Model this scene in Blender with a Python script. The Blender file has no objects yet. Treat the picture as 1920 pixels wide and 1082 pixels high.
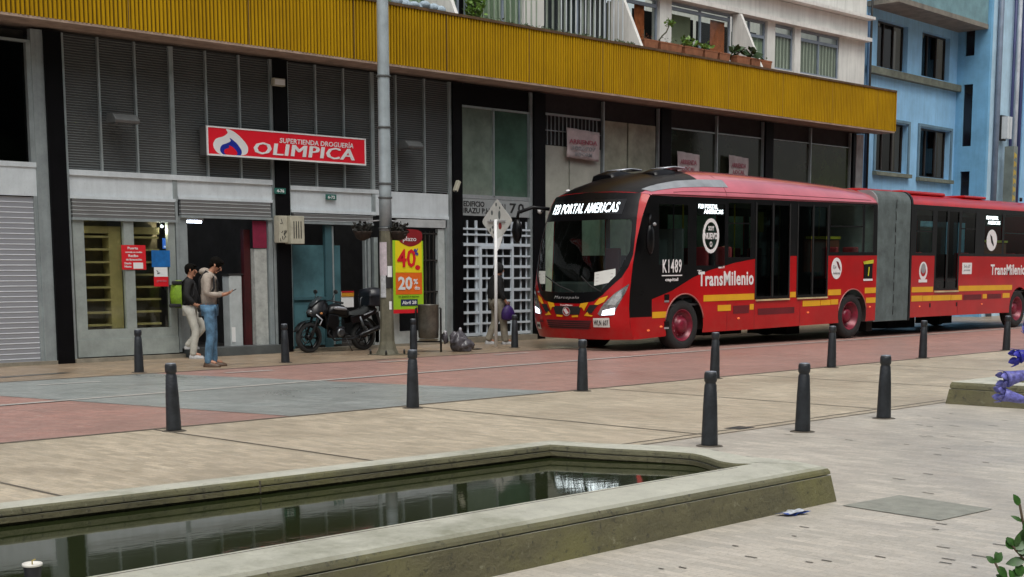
import bpy, bmesh, math, random
from mathutils import Vector, Matrix
random.seed(7)
R = math.radians
S = bpy.context.scene
C = S.collection
# ---------------- camera ----------------
CAM_H = 1.52
F, CX, CY = 2640.0, 960.0, 866.0
th = math.atan(F/19500.0); yaw = R(44.45); roll = R(0.15)
fw = Vector((math.cos(yaw), math.sin(yaw), 0)); rt = Vector((math.sin(yaw), -math.cos(yaw), 0)); up = Vector((0, 0, 1))
f3 = fw*math.cos(th) - up*math.sin(th); u3 = up*math.cos(th) + fw*math.sin(th)
rt, u3 = rt*math.cos(roll) - u3*math.sin(roll), u3*math.cos(roll) + rt*math.sin(roll)
cd = bpy.data.cameras.new('camera'); cam = bpy.data.objects.new('camera', cd); C.objects.link(cam)
cd.sensor_width = 36; cd.lens = F/1920*36; cd.shift_x = 0; cd.shift_y = (CY-541)/1920
cd.clip_start = 0.1; cd.clip_end = 400
cam.matrix_world = Matrix(((rt.x, u3.x, -f3.x, 0), (rt.y, u3.y, -f3.y, 0), (rt.z, u3.z, -f3.z, CAM_H), (0, 0, 0, 1)))
S.camera = cam
# ---------------- world and light: a bright overcast day ----------------
w = bpy.data.worlds.new('World'); S.world = w; w.use_nodes = True
nt = w.node_tree; bg = nt.nodes['Background']
sky = nt.nodes.new('ShaderNodeTexSky'); sky.sky_type = 'NISHITA'; sky.sun_disc = False
SUN_EL, SUN_AZ = R(60), R(235)      # azimuth measured from +X, counter-clockwise
sky.sun_elevation = SUN_EL; sky.sun_rotation = R(90)-SUN_AZ
sky.dust_density = 4.0; sky.air_density = 1.2
hs = nt.nodes.new('ShaderNodeHueSaturation'); hs.inputs['Saturation'].default_value = 0.34
nt.links.new(sky.outputs[0], hs.inputs['Color']); nt.links.new(hs.outputs[0], bg.inputs['Color'])
bg.inputs['Strength'].default_value = 0.15
sd = bpy.data.lights.new('sun', 'SUN'); sd.energy = 1.3; sd.angle = R(32); sd.color = (1, 1, .94)
sun = bpy.data.objects.new('sun', sd); C.objects.link(sun)
sdir = Vector((math.cos(SUN_EL)*math.cos(SUN_AZ), math.cos(SUN_EL)*math.sin(SUN_AZ), math.sin(SUN_EL)))
sun.rotation_euler = sdir.to_track_quat('Z', 'Y').to_euler(); sun.location = (0, 0, 20)
S.view_settings.view_transform = 'Standard'; S.view_settings.look = 'None'
S.view_settings.exposure = 0.1; S.view_settings.gamma = 1

# ---------------- materials ----------------
MATS = {}
def nodes(name):
    m = bpy.data.materials.new(name); m.use_nodes = True; MATS[name] = m
    t = m.node_tree; return m, t, t.nodes['Principled BSDF']
def mix_rgb(t, a, b, fac, mode='MIX'):
    n = t.nodes.new('ShaderNodeMix'); n.data_type = 'RGBA'; n.blend_type = mode
    for sock, v in ((n.inputs[6], a), (n.inputs[7], b), (n.inputs[0], fac)):
        if hasattr(v, 'is_output'): t.links.new(v, sock)
        elif isinstance(v, (int, float)): sock.default_value = v
        else: sock.default_value = (*v, 1)
    return n.outputs[2]
def noise(t, scale, detail=4, rough=.6, vec=None, dist=0):
    n = t.nodes.new('ShaderNodeTexNoise'); n.inputs['Scale'].default_value = scale
    n.inputs['Detail'].default_value = detail; n.inputs['Roughness'].default_value = rough; n.inputs['Distortion'].default_value = dist
    if vec is not None: t.links.new(vec, n.inputs['Vector'])
    return n.outputs[0]
def ramp(t, fac, a, b, ca=(0, 0, 0), cb=(1, 1, 1)):
    n = t.nodes.new('ShaderNodeValToRGB'); t.links.new(fac, n.inputs[0])
    e = n.color_ramp.elements; e[0].position = a; e[1].position = b; e[0].color = (*ca, 1); e[1].color = (*cb, 1)
    return n.outputs[0]
def wpos(t, scale=(1, 1, 1), rot=(0, 0, 0)):
    g = t.nodes.new('ShaderNodeNewGeometry'); m = t.nodes.new('ShaderNodeMapping')
    m.inputs['Scale'].default_value = scale; m.inputs['Rotation'].default_value = rot
    t.links.new(g.outputs['Position'], m.inputs['Vector']); return m.outputs[0]
def mat(name, col, rough=.6, metal=0, var=.25, scale=2.5, bump=.0, bscale=60, dark=None, spots=0, coat=0, spec=None, streak=0, emit=None):
    if name in MATS: return MATS[name]
    m, t, p = nodes(name)
    v = wpos(t)
    d = dark or tuple(c*(1-var*1.6) for c in col)
    f = ramp(t, noise(t, scale, 6, .65, v), .3, .72)
    c = mix_rgb(t, d, col, f)
    if streak:                                           # vertical run-off stains
        f2 = ramp(t, noise(t, 1.0, 5, .7, wpos(t, (9, 9, .7))), .45, .75)
        c = mix_rgb(t, c, tuple(x*.45 for x in col), mix_rgb(t, (0, 0, 0), f2, streak))
    if spots:
        f3_ = ramp(t, noise(t, 28, 3, .6, v), .60, .70)
        c = mix_rgb(t, c, tuple(x*.4 for x in col), mix_rgb(t, (0, 0, 0), f3_, spots))
    t.links.new(c, p.inputs['Base Color'])
    rr = mix_rgb(t, (rough*.8,)*3, (min(1, rough*1.2),)*3, noise(t, 7, 3, .6, v))
    t.links.new(rr, p.inputs['Roughness']); p.inputs['Metallic'].default_value = metal
    if coat: p.inputs['Coat Weight'].default_value = coat; p.inputs['Coat Roughness'].default_value = .08
    if spec is not None: p.inputs['Specular IOR Level'].default_value = spec
    if bump:
        b = t.nodes.new('ShaderNodeBump'); b.inputs['Strength'].default_value = bump; b.inputs['Distance'].default_value = .01
        t.links.new(noise(t, bscale, 4, .6, v), b.inputs['Height']); t.links.new(b.outputs[0], p.inputs['Normal'])
    if emit:
        p.inputs['Emission Color'].default_value = (*emit[0], 1); p.inputs['Emission Strength'].default_value = emit[1]
    return m
def glass(name, tint, refl=.9, rough=.02, body=None, bodyfac=0):
    m = bpy.data.materials.new(name); m.use_nodes = True; MATS[name] = m
    t = m.node_tree; t.nodes.remove(t.nodes['Principled BSDF']); out = t.nodes['Material Output']
    tr = t.nodes.new('ShaderNodeBsdfTransparent'); tr.inputs[0].default_value = (*tint, 1)
    gl = t.nodes.new('ShaderNodeBsdfGlossy'); gl.inputs['Roughness'].default_value = rough; gl.inputs[0].default_value = (refl, refl, refl, 1)
    lw = t.nodes.new('ShaderNodeLayerWeight'); lw.inputs[0].default_value = .5
    pw = t.nodes.new('ShaderNodeMath'); pw.operation = 'POWER'; pw.inputs[1].default_value = 5; t.links.new(lw.outputs['Facing'], pw.inputs[0])
    fr = t.nodes.new('ShaderNodeMath'); fr.operation = 'MULTIPLY_ADD'; fr.inputs[1].default_value = .95; fr.inputs[2].default_value = .05; t.links.new(pw.outputs[0], fr.inputs[0])
    base = tr.outputs[0]
    if bodyfac:
        df = t.nodes.new('ShaderNodeBsdfDiffuse')
        c = mix_rgb(t, tuple(x*.55 for x in body), body, ramp(t, noise(t, 1.6, 5, .6, wpos(t)), .35, .65))
        t.links.new(c, df.inputs[0])
        mx0 = t.nodes.new('ShaderNodeMixShader'); mx0.inputs[0].default_value = bodyfac
        t.links.new(base, mx0.inputs[1]); t.links.new(df.outputs[0], mx0.inputs[2]); base = mx0.outputs[0]
    mx = t.nodes.new('ShaderNodeMixShader')
    t.links.new(fr.outputs[0], mx.inputs[0]); t.links.new(base, mx.inputs[1]); t.links.new(gl.outputs[0], mx.inputs[2])
    t.links.new(mx.outputs[0], out.inputs[0]); return m
def brick_mat(name, c1, c2, mortar, bw, bh, rot=0, ms=.02, rough=.55, stain=(.25, .2, .13), stainf=.35, wet=.3, bump=.35, blotch=.35, pits=.4):
    m, t, p = nodes(name)
    v = wpos(t, rot=(0, 0, rot))
    br = t.nodes.new('ShaderNodeTexBrick'); t.links.new(v, br.inputs['Vector'])
    br.inputs['Scale'].default_value = 1; br.inputs['Brick Width'].default_value = bw; br.inputs['Row Height'].default_value = bh
    br.inputs['Mortar Size'].default_value = ms*bh; br.inputs['Mortar Smooth'].default_value = .3; br.offset = .5
    br.inputs['Color1'].default_value = (*c1, 1); br.inputs['Color2'].default_value = (*c2, 1); br.inputs['Mortar'].default_value = (*mortar, 1)
    f = ramp(t, noise(t, .55, 6, .65, v, .6), .35, .7)
    c = mix_rgb(t, br.outputs[0], mix_rgb(t, br.outputs[0], stain, stainf), f)
    f2 = ramp(t, noise(t, 1.0, 5, .7, wpos(t, (7, 1.6, 1), (0, 0, 0)), .2), .42, .68)
    c = mix_rgb(t, c, mix_rgb(t, c, tuple(x*.55 for x in c1), blotch), f2)
    f4 = ramp(t, noise(t, 1.0, 4, .75, wpos(t, (13, 3.2, 1)), .3), .58, .72)
    c = mix_rgb(t, c, mix_rgb(t, c, tuple(x*.42 for x in c1), pits), f4)
    f5 = ramp(t, noise(t, 1.0, 4, .7, wpos(t, (15, 2.6, 1)), .3), .30, .42, (1, 1, 1), (0, 0, 0))
    c = mix_rgb(t, c, mix_rgb(t, c, (.75, .70, .62), pits*.55), f5)
    f3_ = ramp(t, noise(t, 14, 4, .7, v), .35, .75)
    c = mix_rgb(t, c, mix_rgb(t, c, (1, 1, 1), .10), f3_)
    f6 = ramp(t, noise(t, 45, 3, .8, v), .50, .72)
    c = mix_rgb(t, c, mix_rgb(t, c, tuple(x*.5 for x in c2), .55), f6)
    f7 = ramp(t, noise(t, .28, 5, .7, v, 1.0), .48, .66)
    c = mix_rgb(t, c, mix_rgb(t, c, tuple(x*.6 for x in stain), .38), f7)
    t.links.new(c, p.inputs['Base Color'])
    rr = mix_rgb(t, (rough,)*3, (wet,)*3, f); t.links.new(rr, p.inputs['Roughness'])
    b = t.nodes.new('ShaderNodeBump'); b.inputs['Strength'].default_value = bump; b.inputs['Distance'].default_value = .006
    h = mix_rgb(t, br.outputs[1], noise(t, 40, 3, .6, v), .35)
    inv = t.nodes.new('ShaderNodeInvert'); t.links.new(h, inv.inputs[1]); t.links.new(inv.outputs[0], b.inputs['Height'])
    t.links.new(b.outputs[0], p.inputs['Normal'])
    return m
def stripes_mat(name, col, dark, period, axis=0, rough=.5, metal=0, duty=.0, depth=.01, var=.2, scale=1.5):
    """ribbed sheet: the ribs are real height (bump), grooves take the dark colour"""
    m, t, p = nodes(name)
    v = wpos(t); s = t.nodes.new('ShaderNodeSeparateXYZ'); t.links.new(v, s.inputs[0])
    k = t.nodes.new('ShaderNodeMath'); k.operation = 'MULTIPLY'; k.inputs[1].default_value = 2*math.pi/period; t.links.new(s.outputs[axis], k.inputs[0])
    sn = t.nodes.new('ShaderNodeMath'); sn.operation = 'SINE'; t.links.new(k.outputs[0], sn.inputs[0])
    f = ramp(t, sn.outputs[0], duty, .96)
    g = ramp(t, noise(t, scale, 6, .7, v), .3, .7)
    c = mix_rgb(t, tuple(x*(1-var) for x in col), col, g)
    c = mix_rgb(t, dark, c, f); t.links.new(c, p.inputs['Base Color'])
    p.inputs['Roughness'].default_value = rough; p.inputs['Metallic'].default_value = metal
    b = t.nodes.new('ShaderNodeBump'); b.inputs['Strength'].default_value = .8; b.inputs['Distance'].default_value = depth
    t.links.new(f, b.inputs['Height']); t.links.new(b.outputs[0], p.inputs['Normal'])
    return m

# ---------------- object helpers ----------------
def wmat(o):
    if o is None: return Matrix.Identity(4)
    m = Matrix.Translation(o.location) @ o.rotation_euler.to_matrix().to_4x4()
    return (wmat(o.parent) @ m) if o.parent else m
def thing(name, loc, label, cat, group=None, rz=0):
    o = bpy.data.objects.new(name, None); C.objects.link(o); o.location = loc; o.rotation_euler = (0, 0, rz)
    o.empty_display_size = .2
    tag(o, label, cat, group); return o
def tag(o, label=None, cat=None, group=None, kind=None):
    if label: o['label'] = label
    if cat: o['category'] = cat
    if group: o['group'] = group
    if kind: o['kind'] = kind
    return o
I4 = Matrix.Identity(4)
class MB:
    def __init__(s, fr=None): s.bm = bmesh.new(); s.fr = fr or I4; s.smooth = False
    def v(s, p): return s.bm.verts.new(p)
    def face(s, pts):
        return s.bm.faces.new([s.v(p) for p in pts])
    def box(s, x0, x1, y0, y1, z0, z1, M=None):
        P = [(x, y, z) for z in (z0, z1) for y in (y0, y1) for x in (x0, x1)]
        if M: P = [M @ Vector(p) for p in P]
        V = [s.v(p) for p in P]
        for f in ((0, 2, 3, 1), (4, 5, 7, 6), (0, 1, 5, 4), (2, 6, 7, 3), (0, 4, 6, 2), (1, 3, 7, 5)): s.bm.faces.new([V[i] for i in f])
        return s
    def prism(s, poly, fn, a, b):
        """poly in 2d, fn(u,v,w)->3d point, extruded between w=a and w=b"""
        A = [s.v(fn(u, v, a)) for u, v in poly]; B = [s.v(fn(u, v, b)) for u, v in poly]; n = len(poly)
        s.bm.faces.new(A); s.bm.faces.new(B[::-1])
        for i in range(n): s.bm.faces.new([A[i], B[i], B[(i+1) % n], A[(i+1) % n]])
        return s
    def tube(s, pts, r, n=10, cap=True):
        pts = [Vector(p) for p in pts]; rs = r if isinstance(r, (list, tuple)) else [r]*len(pts)
        rings = []; prev = None
        for i, p in enumerate(pts):
            d = (pts[min(i+1, len(pts)-1)] - pts[max(i-1, 0)]).normalized()
            if prev is None:
                a = Vector((0, 0, 1)) if abs(d.z) < .9 else Vector((1, 0, 0)); x = d.cross(a).normalized()
            else: x = (prev - d*prev.dot(d)).normalized()
            prev = x; y = d.cross(x)
            rings.append([s.v(p + (x*math.cos(2*math.pi*k/n) + y*math.sin(2*math.pi*k/n))*rs[i]) for k in range(n)])
        for a, b in zip(rings, rings[1:]):
            for k in range(n): s.bm.faces.new([a[k], a[(k+1) % n], b[(k+1) % n], b[k]]).smooth = True
        if cap: s.bm.faces.new(rings[0][::-1]); s.bm.faces.new(rings[-1])
        return s
    def lathe(s, prof, M=None, n=20, smooth=True, cap=True):
        M = M or I4; rings = []
        for r, z in prof: rings.append([s.v(M @ Vector((r*math.cos(2*math.pi*k/n), r*math.sin(2*math.pi*k/n), z))) for k in range(n)])
        for a, b in zip(rings, rings[1:]):
            for k in range(n): s.bm.faces.new([a[k], a[(k+1) % n], b[(k+1) % n], b[k]]).smooth = smooth
        if cap: s.bm.faces.new(rings[0][::-1]); s.bm.faces.new(rings[-1])
        return s
    def ball(s, c, r, M=None, n=10, sub=2):
        r = (r, r, r) if isinstance(r, (int, float)) else r
        T = (M or I4) @ Matrix.Translation(c) @ Matrix.Diagonal((*r, 1))
        g = bmesh.ops.create_icosphere(s.bm, subdivisions=sub, radius=1, matrix=T)
        for v in g['verts']:
            for f in v.link_faces: f.smooth = True
        return s
    def loft(s, rings, closed=False, caps=True, smooth=True):
        V = [[s.v(p) for p in r] for r in rings]; n = len(V[0])
        for a, b in zip(V, V[1:]):
            for k in range(n if closed else n-1): s.bm.faces.new([a[k], a[(k+1) % n], b[(k+1) % n], b[k]]).smooth = smooth
        if caps: s.bm.faces.new(V[0][::-1]); s.bm.faces.new(V[-1])
        return s
    def build(s, name, m, parent=None, solid=0, bevel=0, recalc=True):
        bm = s.bm
        T = wmat(parent).inverted() @ s.fr
        bmesh.ops.transform(bm, matrix=T, verts=bm.verts)
        if recalc: bmesh.ops.recalc_face_normals(bm, faces=bm.faces)
        me = bpy.data.meshes.new(name); bm.to_mesh(me); bm.free(); me.materials.append(m)
        o = bpy.data.objects.new(name, me); C.objects.link(o)
        if parent: o.parent = parent
        if solid:
            k = o.modifiers.new('thickness', 'SOLIDIFY'); k.thickness = solid; k.offset = -1
        if bevel:
            k = o.modifiers.new('edge', 'BEVEL'); k.width = bevel; k.segments = 2; k.limit_method = 'ANGLE'; k.angle_limit = R(40)
        return o
def L(m, parent):
    """box in the parent's local frame helper"""
    return MB(wmat(parent))
def inpoly(x, y, P):
    c = False; n = len(P)
    for i in range(n):
        x1, y1 = P[i]; x2, y2 = P[(i+1) % n]
        if (y1 > y) != (y2 > y) and x < (x2-x1)*(y-y1)/(y2-y1)+x1: c = not c
    return c
def conform(mb, poly, fn, step=.15, holes=(), bounds=None):
    """2d polygon (with holes) cut into a fine grid, then mapped onto a surface by fn(u,v)"""
    from mathutils.geometry import tessellate_polygon
    b = bmesh.new(); vv = [b.verts.new((u, v, 0)) for u, v in poly]
    for tri in tessellate_polygon([[Vector((u, v, 0)) for u, v in poly]]):
        try: b.faces.new([vv[i] for i in tri])
        except ValueError: pass
    us = [p[0] for p in poly]; vs = [p[1] for p in poly]
    def cut(co, no): bmesh.ops.bisect_plane(b, geom=b.verts[:]+b.edges[:]+b.faces[:], dist=1e-5, plane_co=co, plane_no=no)
    if step:
        k = math.floor(min(us)/step)*step
        while k < max(us): cut((k, 0, 0), (1, 0, 0)); k += step
        k = math.floor(min(vs)/step)*step
        while k < max(vs): cut((0, k, 0), (0, 1, 0)); k += step
    for h in holes:
        for i in range(len(h)):
            a = Vector((*h[i], 0)); c = Vector((*h[(i+1) % len(h)], 0)); d = c-a
            cut(a, Vector((-d.y, d.x, 0)))
    dead = []
    for f in b.faces:
        c = f.calc_center_median()
        if any(inpoly(c.x, c.y, h) for h in holes): dead.append(f)
    bmesh.ops.delete(b, geom=dead, context='FACES')
    mp = {v: mb.v(fn(v.co.x, v.co.y)) for v in b.verts}
    for f in b.faces:
        try: mb.bm.faces.new([mp[v] for v in f.verts]).smooth = bool(step)
        except ValueError: pass
    b.free()
    return mb
def text(s, origin, right, upv, w, h, m, parent, name='lettering', depth=.004, bold=0, spacing=1.0, shear=0, post=None):
    cu = bpy.data.curves.new('t', 'FONT'); cu.body = s; cu.size = 1; cu.extrude = .02; cu.offset = bold; cu.space_character = spacing; cu.shear = shear
    cu.resolution_u = 2
    o = bpy.data.objects.new('t', cu); C.objects.link(o)
    dg = bpy.context.evaluated_depsgraph_get(); dg.update()
    me = bpy.data.meshes.new_from_object(o.evaluated_get(dg)); bpy.data.objects.remove(o); bpy.data.curves.remove(cu)
    xs = [v.co.x for v in me.vertices]; ys = [v.co.y for v in me.vertices]
    x0, x1, y0, y1 = min(xs), max(xs), min(ys), max(ys)
    r = Vector(right).normalized(); u = Vector(upv).normalized(); n = r.cross(u); og = Vector(origin)
    T = wmat(parent).inverted()
    for v in me.vertices:
        a = (v.co.x-x0)/(x1-x0)*w; b = (v.co.y-y0)/(y1-y0)*h; c = depth if v.co.z > 0 else -.001
        q = og + r*a + u*b + n*c
        v.co = T @ (post(q, c) if post else q)
    me.materials.clear(); me.materials.append(m)
    ob = bpy.data.objects.new(name, me); C.objects.link(ob); ob.parent = parent
    return ob
def wall_text(s, x, y, z, w, h, m, parent, **k): return text(s, (x, y, z), (1, 0, 0), (0, 0, 1), w, h, m, parent, **k)
def leaves(mb, c, rad, n, size, droop=.3):
    c = Vector(c)
    for _ in range(n):
        d = Vector((random.gauss(0, 1), random.gauss(0, 1), random.gauss(0, 1))).normalized()*random.random()**.4
        p = c + Vector((d.x*rad[0], d.y*rad[1], d.z*rad[2]))
        a = Vector((random.gauss(0, 1), random.gauss(0, 1), random.gauss(0, .6)+.3)).normalized(); b = a.cross(Vector((random.gauss(0, 1), random.gauss(0, 1), random.gauss(0, 1)))).normalized()
        l = size*random.uniform(.6, 1.3); ww = l*.3
        mb.bm.faces.new([mb.v(p), mb.v(p+a*l*.5+b*ww), mb.v(p+a*l), mb.v(p+a*l*.5-b*ww)])
def copy_tree(o, parent=None):
    c = o.copy(); C.objects.link(c); c.parent = parent
    for ch in [x for x in bpy.data.objects if x.parent == o]: copy_tree(ch, c)
    return c

# palette
white_metal = mat('white_metal', (.70, .76, .79), .45, .1, var=.12, scale=3, streak=.22, spots=.2)
grey_metal = mat('grey_metal', (.38, .43, .44), .45, .35, var=.2, scale=3, streak=.4, spots=.2)
alu = mat('alu', (.48, .54, .55), .35, .5, var=.2, scale=4, streak=.3)
black_tile = mat('black_tile', (.004, .004, .005), .5, 0, var=.3, spec=.12)
dark_void = mat('dark_void', (.012, .012, .014), .9)
white_letter = mat('white_letter', (.8, .8, .78), .5, var=.06)
black_letter = mat('black_letter', (.02, .02, .02), .6)
# ================= THE SETTING =================
plaza_mat = brick_mat('plaza_brick', (.60, .50, .36), (.38, .32, .225), (.20, .165, .115), .20, .07, R(90), stain=(.33, .27, .19), stainf=.45, wet=.32, blotch=.25)
near_mat = brick_mat('near_brick', (.58, .52, .43), (.41, .375, .31), (.20, .175, .14), .20, .07, R(90), stain=(.36, .32, .28), stainf=.4, wet=.33, blotch=.28)
walk_mat = brick_mat('walk_brick', (.38, .27, .165), (.22, .16, .10), (.12, .09, .06), .24, .12, 0, stain=(.22, .15, .09), stainf=.55, wet=.22, blotch=.3)
road_mat = brick_mat('road_brick', (.42, .21, .165), (.29, .15, .12), (.19, .13, .11), .2, .1, R(45), stain=(.38, .24, .20), stainf=.45, wet=.3, bump=.2)
band_mat = brick_mat('band_stone', (.31, .335, .32), (.19, .215, .205), (.12, .13, .125), .2, .1, R(45), stain=(.27, .28, .26), stainf=.4, wet=.22, bump=.2)
line_mat = mat('pale_stone', (.52, .50, .46), .45, var=.25, scale=5)
joint_mat = mat('dark_joint', (.15, .13, .10), .7)
def sheet(name, poly, z, m, kind='structure', cuts=0):
    mb = MB(); mb.face([(x, y, z) for x, y in poly])
    o = mb.build(name, m); tag(o, kind=kind); return o
base = brick_mat('far_ground', (.38, .34, .30), (.34, .31, .27), (.26, .23, .2), .26, .085, R(90))
sheet('ground', [(-150, -150), (250, -150), (250, 250), (-150, 250)], -.006, base)
sheet('plaza', [(-20, -10), (60, -10), (60, 7.78), (-20, 7.78)], 0, near_mat)
sheet('plaza', [(-20, 7.78), (60, 7.78), (60, 12.05), (-20, 12.05)], 0, plaza_mat)
sheet('road', [(-20, 12.05), (80, 12.05), (80, 18.85), (-20, 18.85)], .0, road_mat)
sheet('pavement', [(-20, 18.85), (80, 18.85), (80, 30), (-20, 30)], .0, walk_mat)
sheet('crossing_band', [(7.55, 18.85), (11.35, 18.85), (13.2, 12.05), (8.98, 12.05)], .004, band_mat)
def strips(name, segs, wd, z, m):
    mb = MB()
    for (x0, y0, x1, y1) in segs:
        d = Vector((x1-x0, y1-y0)).normalized(); n = Vector((-d.y, d.x))*wd/2
        mb.face([(x0+n.x, y0+n.y, z), (x0-n.x, y0-n.y, z), (x1-n.x, y1-n.y, z), (x1+n.x, y1+n.y, z)])
    o = mb.build(name, m); tag(o, kind='structure')
strips('road_line', [(-15, 14.35, 24, 16.35), (24, 16.35, 75, 16.9)], .13, .009, line_mat)
strips('road_dashes', [(9.1, 17.92, 10.0, 17.86), (12.15, 18.0, 13.0, 17.95), (15.35, 18.22, 16.15, 18.18), (18.2, 18.3, 19.1, 18.3)], .10, .009, mat('paint_white', (.62, .60, .56), .5, var=.3, scale=8))
strips('kerb_line', [(-20, 12.05, 60, 12.05)], .05, .006, mat('kerb_dirt', (.20, .17, .13), .7, var=.4, scale=6))
strips('kerb_line', [(-20, 18.78, 80, 18.78)], .07, .007, mat('kerb_dirt2', (.17, .14, .11), .6, var=.4, scale=6))
strips('paving_joint', [(4.64, 7.95, 4.64, 12), (7.28, 7.8, 7.28, 12), (10.6, 7.8, 10.6, 12), (13.9, 7.8, 13.9, 12), (17.2, 7.8, 17.2, 12), (20.5, 7.8, 20.5, 12)], .03, .004, joint_mat)
strips('paving_joint', [(4, 7.80, 15.4, 7.80), (4, 7.95, 15.4, 7.95)], .022, .005, joint_mat)
strips('pavement_stain', [(9.3, 19.7, 10.6, 19.9)], .22, .004, mat('wet_stain', (.12, .11, .095), .3, var=.3))
sheet('patch', [(7.96, 4.80), (8.60, 4.74), (8.5, 4.03), (7.88, 4.07)], .005, mat('patch_concrete', (.31, .31, .26), .6, var=.2, scale=9, bump=.5))
random.seed(11); segs = []
for k in range(95):
    x_ = random.uniform(4.6, 8.2); y_ = random.uniform(2.3, 4.6)
    if random.random() > (5.2-y_)/3: continue
    x_ = round(x_/.095)*.095; l_ = random.uniform(.03, .09); segs.append((x_, y_, x_+random.uniform(-.006, .006), y_+l_))
for k in range(40):
    x_ = random.uniform(8.2, 14); y_ = random.uniform(4.5, 7.3); segs.append((x_, y_, x_+.01, y_+random.uniform(.05, .12)))
strips('paving_gap', segs, .014, .004, mat('gap_dark', (.07, .06, .045), .8))
# small broken drain opening in the plaza
o = MB()
o.box(11.16, 11.42, 7.88, 8.06, -.02, .003)
o = o.build('drain_cover', mat('drain_iron', (.03, .03, .03), .6)); tag(o, 'small dark square drain opening in the plaza paving', 'drain')

# ================= REFLECTING POOL =================
def stone(name, top, side, tm=.6):
    m, t, p = nodes(name)
    g = t.nodes.new('ShaderNodeNewGeometry'); s = t.nodes.new('ShaderNodeSeparateXYZ'); t.links.new(g.outputs['Normal'], s.inputs[0])
    v = wpos(t)
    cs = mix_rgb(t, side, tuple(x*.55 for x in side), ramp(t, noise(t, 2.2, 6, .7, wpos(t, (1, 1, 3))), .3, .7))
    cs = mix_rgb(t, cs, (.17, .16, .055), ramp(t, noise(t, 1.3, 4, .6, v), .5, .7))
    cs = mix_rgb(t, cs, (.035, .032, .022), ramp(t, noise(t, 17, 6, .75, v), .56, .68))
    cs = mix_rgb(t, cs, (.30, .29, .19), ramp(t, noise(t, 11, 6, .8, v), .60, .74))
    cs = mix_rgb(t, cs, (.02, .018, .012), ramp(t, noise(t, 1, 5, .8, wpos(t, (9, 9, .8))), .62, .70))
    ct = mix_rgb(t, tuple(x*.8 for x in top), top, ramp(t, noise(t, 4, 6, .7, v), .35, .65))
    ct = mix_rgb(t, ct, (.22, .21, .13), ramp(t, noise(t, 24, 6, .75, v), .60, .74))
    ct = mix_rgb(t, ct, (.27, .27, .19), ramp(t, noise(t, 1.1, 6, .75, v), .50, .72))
    c = mix_rgb(t, cs, ct, ramp(t, s.outputs[2], .80, .985)); t.links.new(c, p.inputs['Base Color'])  # upward faces paler: cleaner stone plus top light put into the colour
    p.inputs['Roughness'].default_value = .55
    b = t.nodes.new('ShaderNodeBump'); b.inputs['Strength'].default_value = .9; b.inputs['Distance'].default_value = .02
    t.links.new(noise(t, 28, 8, .75, v), b.inputs['Height']); t.links.new(b.outputs[0], p.inputs['Normal'])
    return m
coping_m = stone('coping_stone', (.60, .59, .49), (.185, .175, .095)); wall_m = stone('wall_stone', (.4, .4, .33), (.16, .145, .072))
PO = [(-2, 4.98), (3, 4.98), (8.06, 4.98), (8.19, 5.35), (8.12, 5.65), (8.22, 5.9), (8.3, 6.15), (8.24, 6.45), (8.0, 6.9), (7.86, 7.33), (5.2, 7.48), (2, 7.68), (-2, 7.95)]
PI_ = [(-1.6, 5.40), (3, 5.40), (7.80, 5.40), (7.735, 5.50), (7.76, 5.64), (7.88, 5.82), (7.97, 6.0), (7.93, 6.22), (7.76, 6.67), (7.65, 7.10), (5.1, 7.22), (2, 7.42), (-1.6, 7.68)]
def densify(P, Q, n=5):
    a, b = [], []
    for i in range(len(P)):
        j = (i+1) % len(P); sm = 2 <= i <= 8
        for k in range(n if sm else 1):
            f = k/(n if sm else 1)
            a.append((P[i][0]+(P[j][0]-P[i][0])*f, P[i][1]+(P[j][1]-P[i][1])*f)); b.append((Q[i][0]+(Q[j][0]-Q[i][0])*f, Q[i][1]+(Q[j][1]-Q[i][1])*f))
    return a, b
def soften(a, lo, hi, it=3):
    for _ in range(it):
        c = list(a)
        for i in range(lo, hi): c[i] = ((a[i-1][0]+2*a[i][0]+a[i+1][0])/4, (a[i-1][1]+2*a[i][1]+a[i+1][1])/4)
        a = c
    return a
PO2, PI2 = densify(PO, PI_); PO2 = soften(PO2, 5, 30); PI2 = soften(PI2, 7, 30)
def offs(P, d):
    n = len(P); out = []
    for i in range(n):
        a = Vector(P[i-1]); b = Vector(P[i]); c = Vector(P[(i+1) % n])
        n1 = (b-a).normalized(); n2 = (c-b).normalized(); n1 = Vector((n1.y, -n1.x)); n2 = Vector((n2.y, -n2.x))
        q = (n1+n2).normalized(); k = d/max(.4, q.dot(n1)); out.append((b.x+q.x*k, b.y+q.y*k))
    return out
def ringz(P, d, z): return [(x, y, z) for x, y in offs(P, d)]
pool = thing('stone_basin', (8.06, 4.98, 0), 'long low mossy stone basin full of dark green water, with a wavy right end', 'water basin')
mb = MB(); mb.loft([ringz(PO2, *q) for q in ((.012, .183), (.0185, .184), (.015, .203), (.002, .220), (-.028, .233), (-.075, .2405), (-.12, .243))] + [ringz(PI2, *q) for q in ((.03, .243), (.002, .237), (-.010, .225), (-.014, .205), (-.014, .197))], closed=True, caps=False, smooth=False)
mb.build('coping', coping_m, pool)
MB().box(-1.4, 7.55, 5.335, 5.347, .2425, .2436).build('coping_groove', joint_mat, pool)
mb = MB(); mb.loft([ringz(PO2, *q) for q in ((.055, -.02), (.055, 0), (.020, .174), (.012, .1755), (-.01, .1757), (-.01, .184), (.012, .1835))], closed=True, caps=False, smooth=False)
mb.build('outer_wall', wall_m, pool)
mb = MB(); mb.loft([ringz(PI2, *q) for q in ((-.013, .1965), (.004, .1965), (.004, .188), (-.014, .188), (-.016, .157), (.012, .154), (.012, -.02))], closed=True, caps=False, smooth=False)
mb.build('inner_wall', wall_m, pool)
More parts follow.
